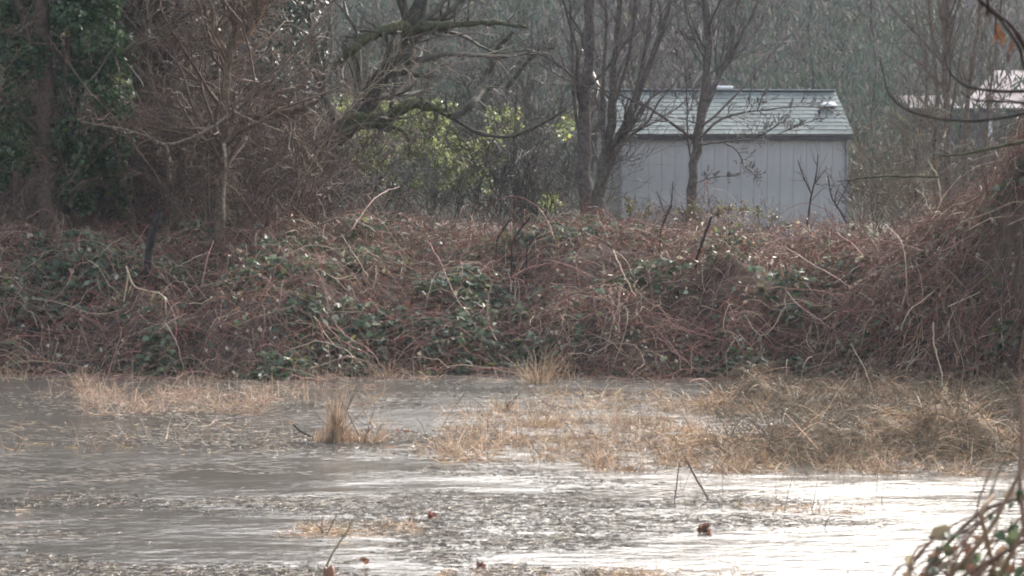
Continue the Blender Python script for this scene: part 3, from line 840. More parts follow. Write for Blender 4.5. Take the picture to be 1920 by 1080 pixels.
CANE = [(0.240, 0.100, 0.077), (0.200, 0.112, 0.079), (0.162, 0.117, 0.094), (0.30, 0.215, 0.15), (0.46, 0.36, 0.25), (0.11, 0.065, 0.055)]
B = Batch()
for n, Lr, rr, rd, w in ((4300, (0.3, 1.5), (0.0, 0.3), (0.0045, 0.0095), [4, 5, 5, 3.5, 1.2, 4]), (1900, (0.8, 2.2), (0.0, 0.28), (0.005, 0.010), [6, 4, 3, 2.5, .8, 2])):
    x, y, z = hedge_points(n)
    p = arcs(x, y, z, R(*Lr, n), R(*rr, n) * R(0.2, 1, n), 8, 0.35)
    r = R(*rd, (n, 1)) * np.linspace(1.1, 0.5, 8)[None]
    k_ = np.ptp(p[:, :, 2], axis=1) < 0.8; p, r = p[k_], r[k_]; n = len(p)
    B.tubes(p, r, pick(CANE, w, n, 0.3), 3)
    q, rq = grow(p, r, 1, 0.1, 1, 0.32, 0.9, -0.05, 4, 0.2, 0.6, rmin=0.003)
    B.tubes(q, rq, pick(CANE, w, len(q), 0.3), 3)
# longer brighter canes lying over the face
n = 900
x, y, z = hedge_points(n, depth=7, power=1.2)
p = arcs(x, y, z, R(0.6, 2.0, n), R(0.02, 0.35, n), 12, 0.05, 0.012)
k_ = np.ptp(p[:, :, 2], axis=1) < 1.0; p = p[k_]; n = len(p)
B.tubes(p, R(0.004, 0.0085, (n, 1)) * np.linspace(1.1, .5, 12)[None], pick([(0.31, 0.14, 0.115), (0.26, 0.16, 0.125), (0.36, 0.26, 0.18), (0.48, 0.39, 0.28)], [5, 4, 2, .8], n, 0.25), 3)
# loose sprays arching above the crest
n = 900
x = R(-11.5, 9, n); y = bank_edge(x) + R(3.0, 10, n); z = hedge_top(x, y)
p = arcs(x, y, z, R(0.3, 1.6, n), R(0.05, 0.65, n) * R(0.3, 1, n), 10, 0.05, 0.02)
B.tubes(p, R(0.004, 0.008, (n, 1)) * np.linspace(1.1, .5, 10)[None], pick(CANE, [5, 4, 4, 3, 1, 3], n, 0.3), 3)
n = 1000
x = R(-11.5, 9, n); y = bank_edge(x) + R(3.5, 10, n); z = hedge_top(x, y)
d = np.stack([rng.normal(size=n) * .5, rng.normal(size=n) * .3, np.ones(n)], 1); d = nrm(d)
p = np.empty((n, 6, 3)); p[:, 0] = np.stack([x, y, z - .15], 1); L = R(0.25, 1.25, n) * R(.4, 1, n)
for j in range(1, 6):
    d = nrm(d + rng.normal(size=(n, 3)) * .14); p[:, j] = p[:, j - 1] + d * (L / 5)[:, None]
r_ = R(0.004, 0.007, (n, 1)) * np.linspace(1.1, .5, 6)[None]
B.tubes(p, r_, pick(CANE, [3, 4, 5, 3, 1, 4], n, 0.3), 3)
q, rq = grow(p, r_, 4, 0.3, 1, 0.4, 0.7, 0.05, 4, 0.2, 0.7, rmin=0.0035)
B.tubes(q, rq, pick(CANE, [3, 4, 5, 3, 1, 4], len(q), 0.3), 3)
# canes hanging and crossing on the front face
n = 4800
x, y, z = hedge_points(n, depth=6.5, power=1.25)
x[3200:] = R(4.8, 9.6, 1600); y[3200:] = bank_edge(x[3200:]) + R(0, 6, 1600); z = hedge_top(x, y)
a = rng.normal(size=n) * 0.9 + math.pi / 2 * rng.choice([1, 1, 0, 2], n); L = R(0.2, 1.0, n)
t = np.linspace(0, 1, 7)[None]
X = x[:, None] + np.cos(a)[:, None] * L[:, None] * (t - .5) + rng.normal(size=(n, 7)) * 0.012
Z = z[:, None] + np.abs(np.sin(a))[:, None] * L[:, None] * (t - .6) + (R(0, .2, n) * L)[:, None] * 4 * t * (1 - t) + rng.normal(size=(n, 7)) * 0.012
Yy = y[:, None] + R(-.3, .15, (n, 1)) * L[:, None] * t * 2 - 0.06
gap = 0.10 - (hedge_top(X, Yy) - Z); Z = np.where(gap < -0.12, hedge_top(X, Yy) - 0.2 + 0.3 * (gap + 0.12), Z)
B.tubes(np.stack([X, Yy, np.maximum(Z, 0.01)], -1), R(0.003, 0.008, (n, 1)) * np.linspace(1.1, .6, 7)[None], pick(CANE, [4, 4, 4, 4, 2, 3], n, 0.3), 3)
# criss-crossing stems on the steep right hand shoulder
n = 2600
x = R(5.6, 9.6, n); y = bank_edge(x) + 5.0 * R(0, 1, n) ** 1.3; z = hedge_top(x, y)
ex = (hedge_top(x + .1, y) - hedge_top(x - .1, y)) / .2; ey = (hedge_top(x, y + .1) - hedge_top(x, y - .1)) / .2
nrm_ = nrm(np.stack([-ex, -ey, np.ones(n)], 1)); d = rng.normal(size=(n, 3)); d = nrm(d - nrm_ * ((d * nrm_).sum(1, keepdims=True) * 0.8))
p = np.empty((n, 7, 3)); p[:, 0] = np.stack([x, y, z], 1) + nrm_ * R(-.05, .16, (n, 1)); L = R(0.2, 1.1, n)
for j in range(1, 7):
    d = nrm(d + rng.normal(size=(n, 3)) * .10 + np.array([0, 0, -.05])); p[:, j] = p[:, j - 1] + d * (L / 6)[:, None]
B.tubes(p, R(0.003, 0.009, (n, 1)) * np.linspace(1.1, .5, 7)[None], pick(CANE, [4, 5, 5, 4, 1.5, 3], n, 0.3), 3)
# fine dead stalks filling the front of the bank
n = 3600
x, y, z = hedge_points(n, depth=7, power=1.3)
p = arcs(x, y, z, R(0.2, 0.7, n), R(-0.15, 0.2, n), 5, 0.35, 0.03)
B.tubes(p, R(0.0025, 0.006, (n, 1)) * np.ones((1, 5)), pick(CANE + [(0.24, 0.19, 0.14)], [4, 5, 5, 2, 1, 4, 3], n, 0.35), 3)
thicket = empty("bramble_thicket", (0, 45.5, 0), "long tangled bramble thicket covering the far bank of the water", "bramble")
B.build("cane_tangle", M_TWIG, thicket, "stuff", (0, 45.5, 0))

# bramble leaves
B = Batch()
n = 46000
x, y, z = hedge_points(n, depth=10, power=1.5)
msk = fbm(x * 0.9 + 3, (y + z * 1.5) * 0.9, 3)
bias = 0.05 * np.clip(-(x + 2) / 4, -1, 1) - 0.025
keep = R(0, 1, n) < np.clip((msk - 0.535 + bias) * 9, 0.02, 0.9)
x, y, z = x[keep], y[keep], z[keep]; n = len(x)
pos = np.stack([x, y, z + R(-0.22, 0.10, n)], 1); pos[:, 2] = np.maximum(pos[:, 2], 0.02)
nm = rng.normal(size=(n, 3)) * 0.55 + np.array([0, -0.55, 0.75])
LC = [(0.055, 0.082, 0.042), (0.090, 0.120, 0.068), (0.17, 0.20, 0.14), (0.19, 0.21, 0.075), (0.42, 0.43, 0.34), (0.13, 0.065, 0.045)]
for da in (-0.9, 0.0, 0.9):            # three leaflets
    d = rng.normal(size=(n, 3)) * 0.4 + np.array([math.sin(da), -0.2, -0.4]) * 1.2
    B.leaves(pos, R(0.055, 0.15, n), d, nm, pick(LC, [5, 5, 3, .9, .35, 1], n), 0.36, 0.1)
B.build("green_leaves", M_LEAF, thicket, "stuff", (0, 45.5, 0))["label"] = "green bramble leaves in patches"
B = Batch()
n = 15000
x, y, z = hedge_points(n, depth=9, power=1.5)
x[13000:] = R(5.0, 9.4, 2000); y[13000:] = bank_edge(x[13000:]) + R(0, 5, 2000); z = hedge_top(x, y)
pos = np.stack([x, y, np.maximum(z + R(-0.25, 0.08, n), 0.02)], 1)
B.leaves(pos, R(0.035, 0.095, n), rng.normal(size=(n, 3)) + np.array([0, 0, -.8]), rng.normal(size=(n, 3)) + np.array([0, -.6, .3]),
         pick([(0.18, 0.09, 0.06), (0.26, 0.165, 0.105), (0.12, 0.06, 0.055), (0.45, 0.37, 0.27), (0.60, 0.56, 0.47)], [5, 4, 3, 1.8, .6], n), 0.36, 0.3)
B.build("dead_leaves", M_LEAF, thicket, "stuff", (0, 45.5, 0))["label"] = "withered brown and pale bramble leaves"

# canes that stand out singly on the face of the thicket
def single_canes(parent, origin, defs, name="cane"):
    for ct, colr in defs:
        p, r = limb(ct, 14, 0.15); r = np.maximum(r * 0.55, 0.004); p[:, 1:-1] += rng.normal(size=(1, 12, 3)) * 0.007
        b = Batch(); b.tubes(p, r, jit(colr, 1, .1, .03), 5)
        b.build(name, M_TWIG, parent, origin=origin)
RED, PALE, TAN = (0.24, 0.105, 0.085), (0.40, 0.31, 0.215), (0.28, 0.20, 0.135)
canes = [
    ([(1150, 470, 46.4, 4), (1165, 505, 46.1, 4.5), (1180, 535, 46, 4), (1192, 555, 45.9, 3)], PALE),
    ([(1148, 468, 46.5, 3), (1172, 486, 46.3, 3), (1188, 520, 46.1, 3)], TAN),
    ([(1166, 535, 46, 3), (1158, 575, 45.7, 3.5), (1146, 620, 45.5, 3.5), (1134, 660, 45.4, 3)], (0.33, 0.2, 0.16)),
    ([(1160, 545, 46, 3), (1162, 590, 45.7, 3.5), (1158, 630, 45.5, 3)], (0.33, 0.2, 0.16)),
    ([(922, 525, 46.3, 3.5), (914, 570, 46, 3.5), (918, 610, 45.8, 3.5), (932, 640, 45.6, 3)], RED),
    ([(600, 590, 46, 3), (625, 625, 45.8, 4), (660, 650, 45.6, 4), (700, 670, 45.5, 3)], RED),
    ([(622, 595, 46, 3), (650, 630, 45.8, 3.5), (690, 655, 45.6, 3.5), (720, 690, 45.4, 3)], (0.30, 0.16, 0.13)),
    ([(845, 605, 45.8, 3), (810, 628, 45.6, 3), (780, 650, 45.5, 3), (772, 670, 45.4, 2.5)], RED),
    ([(660, 430, 49, 3), (690, 385, 50, 3.5), (720, 360, 51, 3.5), (750, 350, 52, 2.5)], RED),
    ([(900, 395, 52, 3), (945, 370, 51.5, 3.2), (990, 375, 51, 3.2), (1025, 410, 50, 3), (1040, 450, 49, 2.5)], RED),
    ([(640, 440, 48, 3), (665, 480, 47.5, 3), (690, 520, 47, 2.5)], TAN),
    ([(1430, 470, 47, 3), (1470, 465, 47, 3.5), (1540, 505, 46.5, 3.5), (1600, 540, 46, 3)], (0.30, 0.19, 0.15)),
    ([(1380, 535, 46, 3), (1450, 540, 46, 3.5), (1530, 545, 46, 3.5), (1620, 560, 46, 3)], RED),
    ([(1470, 540, 46, 3), (1500, 575, 45.8, 3.5), (1560, 615, 45.6, 3.5), (1620, 640, 45.5, 3)], (0.30, 0.18, 0.15)),
    ([(1245, 600, 45.8, 3), (1290, 620, 45.6, 3.5), (1360, 640, 45.4, 3)], RED),
    ([(1395, 590, 45.7, 3), (1430, 630, 45.5, 3.5), (1470, 580, 45.7, 3.5), (1470, 560, 45.8, 3)], PALE),
    ([(1520, 610, 45.6, 3), (1512, 640, 45.5, 3.5), (1525, 660, 45.4, 3)], PALE),
    ([(1690, 620, 43, 3), (1700, 590, 43.2, 4), (1740, 555, 43.4, 4), (1755, 540, 43.5, 3)], PALE),
    ([(690, 560, 46, 3), (720, 590, 45.8, 3), (760, 605, 45.6, 3)], RED),
    ([(800, 450, 48, 3), (830, 500, 47, 3), (850, 550, 46.4, 3), (880, 590, 46, 2.5)], RED),
    ([(960, 520, 46.5, 3), (1000, 500, 46.8, 3), (1060, 495, 47, 3), (1110, 520, 46.6, 2.5)], RED),
    ([(280, 420, 48.5, 3), (240, 470, 48, 3.5), (200, 450, 48, 3), (180, 480, 48, 2.5)], RED),
    ([(400, 450, 48, 3), (388, 490, 47.5, 3), (376, 540, 47, 2.5)], RED),
    ([(60, 560, 46.5, 3), (120, 570, 46.4, 3), (180, 590, 46.2, 3), (230, 580, 46.2, 2.5)], TAN),
    ([(0, 690, 45.3, 4), (50, 678, 45.2, 4), (110, 680, 45.1, 3.5), (160, 690, 45, 3)], TAN),
    ([(200, 710, 44.8, 3), (220, 650, 44.9, 3.5), (228, 620, 45, 3)], (0.3, 0.17, 0.14)),
    ([(310, 605, 45.6, 3), (330, 640, 45.3, 3), (345, 690, 45, 3)], TAN),
    ([(1750, 605, 40, 4), (1752, 650, 39.8, 5), (1764, 690, 39.6, 5), (1770, 730, 39.4, 5)], PALE),
    ([(1660, 420, 44, 3), (1690, 455, 43.6, 3.5), (1700, 520, 43, 3), (1690, 580, 42.6, 3)], TAN),
    ([(1800, 420, 41, 3), (1850, 400, 41, 3.5), (1900, 380, 41, 3.5), (1950, 380, 41, 3)], TAN),
    ([(1740, 300, 42, 3), (1760, 340, 42, 6), (1762, 385, 42, 5)], PALE),
    ([(1560, 470, 47, 3), (1610, 450, 47, 3), (1680, 455, 46, 3), (1730, 470, 44, 2.5)], RED),
]
single_canes(thicket, (0, 45.5, 0), canes)
# a further spread of arching canes, each its own piece
n = 130
x, y, z = hedge_points(n, xr=(-8.4, 8.2), depth=5.5, power=1.2)
p = arcs(x, y, z, R(0.4, 1.5, n), R(0.0, 0.3, n) ** 1.5, 14, 0.12, 0.010)
r = R(0.004, 0.0068, (n, 1)) * np.linspace(1.1, 0.5, 14)[None]
cc = pick([RED, (0.2, 0.12, 0.09), TAN, PALE], [4, 4, 2.5, 1.2], n, 0.2)
for i in range(n):
    b = Batch(); b.tubes(p[i:i + 1], r[i:i + 1], cc[i:i + 1], 4); b.build("cane", M_TWIG, thicket, origin=(0, 45.5, 0))

# leaves that catch the eye, each its own piece
spots_l = [(568, 418), (574, 428), (1310, 490), (1746, 430), (1836, 474), (1290, 545), (1378, 546), (1665, 567), (1297, 560), (880, 556), (1024, 582), (640, 486), (1170, 540), (1244, 678), (1390, 640), (1430, 655), (520, 560), (410, 600), (455, 590), (960, 505), (1090, 560), (120, 440), (320, 450)]
for i in range(90):
    if i < len(spots_l):
        px, py = spots_l[i]
    else:
        px, py = R(0, 1750), R(440, 690)
    lo, hi = 40.0, 58.0
    for _ in range(24):                    # where the ray meets the thicket
        mid = (lo + hi) / 2; q_ = P(px, py, mid)
        if q_[2] > hedge_top(q_[0], q_[1]) + 0.03 and mid < 57.9: lo = mid
        else: hi = mid
    b = Batch(); q_ = P(px, py, lo - 0.05)
    b.leaves(q_[None], R(0.06, 0.12), rng.normal(size=(1, 3)) + np.array([0, 0, -.6]), rng.normal(size=(1, 3)) * .4 + np.array([0, -.8, .6]), pick([(0.62, 0.60, 0.50), (0.30, 0.34, 0.22), (0.50, 0.42, 0.30)], [3, 3, 2], 1), 0.4, 0.15)
    b.build("leaf", M_LEAF, thicket, origin=(0, 45.5, 0))

# dark upright sticks
stick_defs = [
    ("dark straight stick leaning out of the brambles before the shed", [(1304, 492, 47.5, 4), (1318, 450, 47.6, 5), (1334, 406, 47.7, 4)], (0.03, 0.022, 0.02)),
    ("dark broken stick leaning right in the middle of the brambles", [(930, 452, 50, 3), (940, 435, 50, 4.5), (956, 412, 50, 4)], (0.045, 0.03, 0.028)),
    ("dark forked stick among the brambles left of the alder", [(958, 468, 49, 3), (968, 440, 49, 4), (994, 408, 49, 3.5)], (0.05, 0.035, 0.03)),
    ("short dark stick slanting beside the forked stick", [(986, 465, 48.5, 3), (998, 450, 48.5, 4), (1010, 438, 48.5, 3)], (0.05, 0.035, 0.03)),
    ("dark stick slanting in front of the shed's left corner", [(1236, 440, 50, 3), (1248, 410, 50, 4), (1260, 384, 50, 3)], (0.06, 0.045, 0.042)),
    ("dark rotten post tilting behind the left brambles", [(276, 480, 48, 15), (290, 430, 48, 14), (300, 395, 48, 11)], (0.03, 0.026, 0.026)),
]
for lb, ct, c in stick_defs:
    p, r = limb(ct, 12, 0.3)
    o3 = p[0, 0].copy(); o3[2] = min(o3[2], hedge_top(o3[0], o3[1]) - 0.15); p[0, 0] = o3
    b = Batch(); b.tubes(p, r, [c], 6)
    tag(b.build("stick", M_BARK, origin=o3), lb, "stick", "dark sticks in the brambles").location = [float(v) for v in o3]

# ------------------------------------------------------------------ dry grass and reeds
rng = np.random.default_rng(70)
STRAW = [(0.44, 0.30, 0.185), (0.32, 0.215, 0.135), (0.62, 0.47, 0.33), (0.19, 0.13, 0.09), (0.11, 0.08, 0.055)]
def blades_at(base, h, lean, pts=6, droop=1.0, az=None):
    n = len(base)
    a = R(0, 2 * math.pi, n) if az is None else az
    d = np.stack([np.cos(a) * lean, np.sin(a) * lean, np.ones(n)], 1); d = nrm(d)
    p = np.empty((n, pts, 3)); p[:, 0] = base
    fall = np.stack([np.cos(a), np.sin(a), -np.ones(n) * 0.9], 1) * (droop * R(0.0, 0.28, n))[:, None]
    for j in range(1, pts):
        d = nrm(d + fall + rng.normal(size=(n, 3)) * 0.05); p[:, j] = p[:, j - 1] + d * (h / (pts - 1))[:, None]
    p[:, :, 2] = np.maximum(p[:, :, 2], base[:, None, 2] * 0 + 0.004)
    return p


def mound_z(x, y):
    # two matted heaps of straw running in from the right
    def hump(cx, cy, sx, sy, h, p=2.0):
        return h * np.exp(-(np.abs((x - cx) / sx) ** p) - (np.abs((y - cy) / sy) ** p))
    n = np.clip(-0.55 + 3.0 * fbm(x * 1.5, y * 1.0), 0.12, 2)
    z = hump(4.0, 33.8, 1.8, 0.9, 0.30) + hump(6.6, 34.3, 2.2, 1.2, 0.46) + hump(3.4, 39.6, 1.1, 1.1, 0.30) + hump(6.2, 40.2, 2.4, 1.6, 0.24) + hump(2.2, 35.4, 1.5, 1.2, 0.12)
    return z * n - 0.05


xs = np.linspace(0.2, 11, 90); ys = np.linspace(31, 45, 90)
gx, gy = np.meshgrid(xs, ys)
ii, jj = np.meshgrid(np.arange(89), np.arange(89)); b0 = jj * 90 + ii
M_MAT = mat_solid("matted_straw", (0.07, 0.05, 0.03), (0.24, 0.17, 0.10), 14, 0.85, 0.6, (1, 1, 1))
gm = empty("grass_heap", (5.5, 37, 0), "broad matted heap of dry tan grass at the right water edge", "dry grass")
mesh_np("matted_base", np.stack([gx - 5.5, gy - 37, mound_z(gx, gy) - 0.08], -1).reshape(-1, 3), np.stack([b0, b0 + 1, b0 + 91, b0 + 90], -1).reshape(-1, 4), M_MAT, gm)
B = Batch()
n = 70000
x = R(0.6, 10.5, n); y = R(31.5, 44.5, n); z = mound_z(x, y)
k = (R(0, 1, n) < np.clip(z * 9, 0, 1)) & (z > 0.0)
x, y, z = x[k], y[k], z[k]; n = len(x)
tuft = fbm(x * 2.3, y * 1.7)
p = blades_at(np.stack([x, y, z - 0.03], 1), R(0.10, 0.55, n) * (0.4 + 0.9 * tuft), np.abs(rng.normal(size=n)) * 1.5, 6, 1.7)
dark = (fbm(x * 0.9 + 7, y * 0.9) > 0.52)
c = np.where(dark[:, None], pick(STRAW, [1, 2, .7, 4, 5], n, 0.35), pick(STRAW, [4, 3, 2.5, 2, 1.5], n, 0.35))
B.blades(p, R(0.005, 0.014, n), c)
B.build("straw", M_DRY, gm, "stuff", (5.5, 37, 0))
# long bent stalks on the heap
n = 150
x = R(1.6, 7.2, n); y = R(32.2, 42, n); z = mound_z(x, y); k = z > 0.08
x, y, z = x[k], y[k], z[k]; n = len(x)
p = blades_at(np.stack([x, y, z - 0.03], 1), R(0.4, 0.95, n), R(0.1, 1.3, n), 8, 0.8)
for i in range(n):
    b = Batch(); b.tubes(p[i:i + 1], np.linspace(0.006, 0.003, 8)[None], pick(STRAW, [4, 2, 3, 1, .5], 1), 4)
    b.build("stalk", M_DRY, gm, origin=(5.5, 37, 0))

# brushy tangle where the heap meets the right hand brambles
B = Batch()
n = 2000
px = 1960 - 620 * rng.random(n) ** 1.5; Y = R(32.4, 42, n); x = (px - 960) / F * Y; z = np.maximum(mound_z(x, Y), 0) + 0.02
p = blades_at(np.stack([x, Y, z], 1), R(0.2, 0.75, n), R(0.2, 2.2, n), 7, 0.9)
B.tubes(p, R(0.003, 0.007, (n, 1)) * np.linspace(1.1, .5, 7)[None], pick([(0.17, 0.135, 0.09), (0.12, 0.095, 0.065), (0.24, 0.185, 0.12), (0.10, 0.10, 0.055)], [4, 4, 2, 2], n), 3)
tag(B.build("brush_tangle", M_TWIG), "tangled olive brown brush at the right end of the grass heap", "brush", kind="stuff")

# leafy shoots in front of the shed wall
for lb, spots_ in (("yellow green leafy shoots at the foot of the forked tree", [(1285, 400), (1300, 388), (1275, 415), (1312, 410)]), ("olive leafy shoots along the shed wall right of the forked tree", [(1345, 398), (1368, 390), (1395, 392), (1420, 396), (1450, 404)]), ("two small leafy shoots before the shed's left corner", [(1178, 378), (1182, 392), (1212, 396)])):
    o3 = P(spots_[0][0], 445, 54.5); o3[2] = float(hedge_top(o3[0], o3[1])) - 0.2
    t = empty("leafy_shoots", o3, lb, "shoots", "leafy shoots before the shed")
    bl = Batch()
    for a, b_ in spots_:
        p, r = limb([(a + R(-14, 14), 450, 54.5, 3), (a + R(-6, 6), (b_ + 450) / 2, 54.5, 2.5), (a, b_ - 8, 54.5, 1.5)], 10, 0.2)
        b = Batch(); b.tubes(p, r, [(0.12, 0.09, 0.06)], 4); b.build("stem", M_TWIG, t, origin=o3)
        leaf_cloud(bl, 40, np.array([P(a, b_, 54.5)]), np.array([[.16, .16, .16]]), 0.065, [(0.20, 0.20, 0.08), (0.13, 0.14, 0.06), (0.10, 0.09, 0.06)], [2, 3, 3], shell=0.05)
    bl.build("leaves", M_LEAF, t, "stuff", o3)

# sparse reed beds standing in the water
def reed_bed(name, label, regions, h, lean, cols=STRAW, wts=(4, 3, 2, 2, 1), wid=(0.006, 0.013), droop=0.8):
    B = Batch(); ct = []
    for pxa, pxb, pya, pyb, n in regions:
        px = R(pxa, pxb, n); py = pya + (pyb - pya) * R(0, 1, n)
        Y = np.array([water_Y(v) for v in py]); x = (px - 960) / F * Y
        cl = fbm(x * 2.2 + 11, Y * 1.6) ; k = R(0, 1, n) < np.clip((cl - 0.38) * 4, 0.05, 1)
        x, Y = x[k], Y[k]; m_ = len(x)
        p = blades_at(np.stack([x, Y, np.full(m_, -0.05)], 1), R(h[0], h[1], m_), np.abs(rng.normal(size=m_)) * lean, 6, droop)
        B.blades(p, R(wid[0], wid[1], m_), pick(cols, wts, m_)); ct.append((x.mean(), Y.mean()))
    o3 = (float(np.mean([a for a, _ in ct])), float(np.mean([b for _, b in ct])), 0.0)
    o = B.build(name, M_DRY, None, "stuff", o3); o.location = o3
    return tag(o, label, "reeds", kind="stuff")


reed_bed("reed_bed", "pinkish tan flattened reeds in the water below the left brambles", [(150, 500, 730, 778, 2300), (60, 260, 735, 750, 160), (470, 720, 722, 760, 500)], (0.15, 0.5), 0.9, [(0.42, 0.29, 0.20), (0.32, 0.215, 0.15), (0.52, 0.40, 0.29), (0.22, 0.15, 0.11)], (4, 3, 1.5, 2))
reed_bed("thin_reed_bed", "thin scattered reeds standing in the middle of the water", [(820, 1240, 760, 868, 4600), (1000, 1260, 735, 800, 1300), (690, 900, 790, 855, 600), (0, 560, 790, 850, 500)], (0.08, 0.45), 1.1, wts=(4, 3, 2, 2, 2))
reed_bed("shore_reed_fringe", "dry reed fringe along the foot of the grass heap", [(1100, 1420, 850, 886, 2600), (1350, 1900, 862, 892, 2600)], (0.10, 0.38), 0.8, wts=(4, 3, 2, 3, 2))
reed_bed("low_grass_fringe", "low tan grass poking up along the bottom edge of the picture", [(1120, 1420, 1064, 1100, 1100), (820, 1120, 1066, 1100, 300), (560, 790, 980, 1008, 600), (1380, 1640, 945, 965, 420), (0, 130, 925, 990, 60)], (0.05, 0.22), 1.3, wts=(4, 3, 3, 2, 1))
reed_bed("bank_foot_grass", "bleached grass stalks along the foot of the brambles", [(0, 1300, 704, 716, 900)], (0.15, 0.5), 0.8, wts=(4, 3, 3, 2, 1))
# thin dark stems in the middle of the water
reed_bed("dark_stems", "thin dark leafless stems standing among the scattered reeds", [(840, 1240, 800, 880, 170), (1240, 1900, 890, 960, 90), (560, 900, 740, 850, 60)], (0.2, 0.75), 0.35, [(0.09, 0.065, 0.05), (0.14, 0.10, 0.07), (0.20, 0.14, 0.09)], (3, 3, 2), (0.005, 0.009), 0.35)

# tussocks
def tussock(label, px, py, n, h, lean, spread, wts=(4, 3, 2, 2, 1), core=True, droop=0.7, inward=False):
    Y = water_Y(py); o3 = np.array([(px - 960) / F * Y, Y, 0.0])
    t = empty("reed_tussock", o3, label, "tussock", "reed tussocks standing in the water")
    q = rng.normal(size=(n, 2)) * spread
    base = np.stack([q[:, 0], q[:, 1], np.full(n, -0.04)], 1)
    az = np.arctan2(q[:, 1], q[:, 0]) + rng.normal(size=n) * 0.7 + (math.pi if inward else 0)
    hh = R(h[0], h[1], n)
    if inward: hh = h[1] * (0.25 + 0.8 * np.exp(-((q ** 2).sum(1)) / spread ** 2 * 0.9)) * R(0.6, 1, n)
    b = Batch(); b.blades(blades_at(base, hh, np.abs(rng.normal(size=n)) * lean, 7, droop, az), R(0.006, 0.012, n), pick(STRAW, wts, n))
    b.build("blades", M_DRY, t, "stuff")
    for i in range(5 if core else 3):
        b = Batch(); p = blades_at(np.array([[R(-.06, .06), R(-.05, .05), -0.05]]), R(h[1] * 0.9, h[1] * 1.35, 1), R(0.05, 0.6, 1), 8, 0.4)
        b.tubes(p, np.linspace(0.008, 0.003, 8)[None], pick([(0.10, 0.07, 0.05), (0.4, 0.29, 0.18)], [1, 1], 1), 4); b.build("stalk", M_DRY, t)
    return t
tussock("tall tan reed tussock with dark core standing alone left of centre", 628, 828, 420, (0.25, 0.85), 0.30, 0.14, droop=0.04, inward=True)
tussock("small thin reddish tussock just right of the lone tall one", 690, 828, 110, (0.2, 0.4), 0.5, 0.09, (4, 3, 1, 2, 0))
tussock("broken golden reeds standing against the middle of the brambles", 1008, 718, 130, (0.35, 0.75), 0.28, 0.11, (5, 2, 4, 1, 0))
tussock("short golden tuft among the thin reeds left of the grass heap", 945, 768, 90, (0.15, 0.35), 0.5, 0.09, (5, 3, 2, 1, 0))
tussock("spreading tan tussock in the middle reeds below the golden tuft", 1010, 800, 170, (0.2, 0.45), 0.9, 0.16, (5, 3, 2, 2, 0))
tussock("pinkish bent reed clump at the left bank's water edge", 152, 722, 60, (0.2, 0.42), 0.5, 0.09, (4, 2, 4, 1, 0))
tussock("pale bent reeds on the bank below the pale canes", 722, 708, 70, (0.2, 0.42), 0.4, 0.08, (3, 2, 4, 1, 0))
tussock("low matted straw tuft nearest the camera left of centre", 600, 1000, 120, (0.08, 0.22), 1.6, 0.2, (4, 3, 4, 2, 1))

o3 = P(235, 565, 46.6)
br = empty("bent_reed", o3, "bent pale dry reed hung with a row of leaves on the left brambles", "reed")
p, r = limb([(232, 565, 46.6, 3), (240, 520, 46.6, 3.5), (237, 500, 46.6, 3.5), (250, 535, 46.5, 3.5), (275, 545, 46.5, 3), (306, 555, 46.5, 3), (312, 590, 46.5, 2)], 20, 0.2)
b = Batch(); b.tubes(p, r, [(0.46, 0.36, 0.24)], 5); b.build("stalk", M_DRY, br, origin=o3)
for i in range(8):
    b = Batch(); q_ = P(246 + i * 8 + R(-3, 3), 534 + i * 2.5 + R(-2, 2), 46.5)
    b.leaves(q_[None], R(0.06, 0.22), np.array([[rng.normal() * .45, 0, -1.0]]), np.array([[rng.normal() * .4, -1, .1]]), np.array([(0.40, 0.31, 0.21)]) * R(.7, 1.15), 0.06, 0.1)
    b.build("hanging_leaf", M_DRY, br, origin=o3)

# ------------------------------------------------------------------ litter floating on the water
rng = np.random.default_rng(80)
B = Batch()
n = 120000
Y = 1 / R(1 / 45.0, 1 / 23.0, n); px = R(-60, 1980, n); x = (px - 960) / F * Y
w1 = fbm(x * 0.45 + 20, Y * 0.62 + 4, 4)
left = np.clip((900 - px) / 900, -1, 1)
band = 0.13 * np.exp(-((Y - 36.0) / 1.9) ** 2) + 0.13 * np.exp(-((Y - 28.7) / 1.2) ** 2) + 0.12 * np.exp(-((Y - 24.0) / 0.7) ** 2) - 0.09
keep = R(0, 1, n) < np.clip((w1 - 0.50 + 0.07 * left + band) * 5, 0.004, 0.75)
x, Y = x[keep], Y[keep]; n = len(x)
a = rng.normal(size=n) * 0.8; L = R(0.03, 0.15, n) * R(0.4, 1, n)
d = np.stack([np.cos(a), np.sin(a), rng.normal(size=n) * 0.006], 1)
pos = np.stack([x, Y, R(0.002, 0.008, n)], 1)
p = pos[:, None, :] + d[:, None, :] * (L[:, None, None] * np.array([-0.5, 0.5])[None, :, None]); p[:, :, 2] = np.maximum(p[:, :, 2], 0.003)
p[:, 1, 2] += R(0, 0.0015, n)
B.tubes(p, R(0.0015, 0.004, (n, 1)) * np.ones((1, 2)), pick([(0.10, 0.075, 0.05), (0.19, 0.14, 0.10), (0.05, 0.038, 0.028), (0.44, 0.38, 0.28)], [4, 3, 5, 2.2], n), 3)
n = 60000
Y = 1 / R(1 / 45.0, 1 / 23.0, n); px = R(-60, 1980, n); x = (px - 960) / F * Y
w2 = fbm(x * 0.6 + 70, Y * 0.9 + 14, 4); left = np.clip((900 - px) / 900, -1, 1)
band = 0.13 * np.exp(-((Y - 36.5) / 2.6) ** 2) + 0.13 * np.exp(-((Y - 29.2) / 1.6) ** 2) + 0.10 * np.exp(-((Y - 24.0) / 0.8) ** 2) - 0.09
k = R(0, 1, n) < np.clip((w2 - 0.52 + 0.09 * left + band) * 6, 0.002, 0.85)
x, Y = x[k], Y[k]; n = len(x)
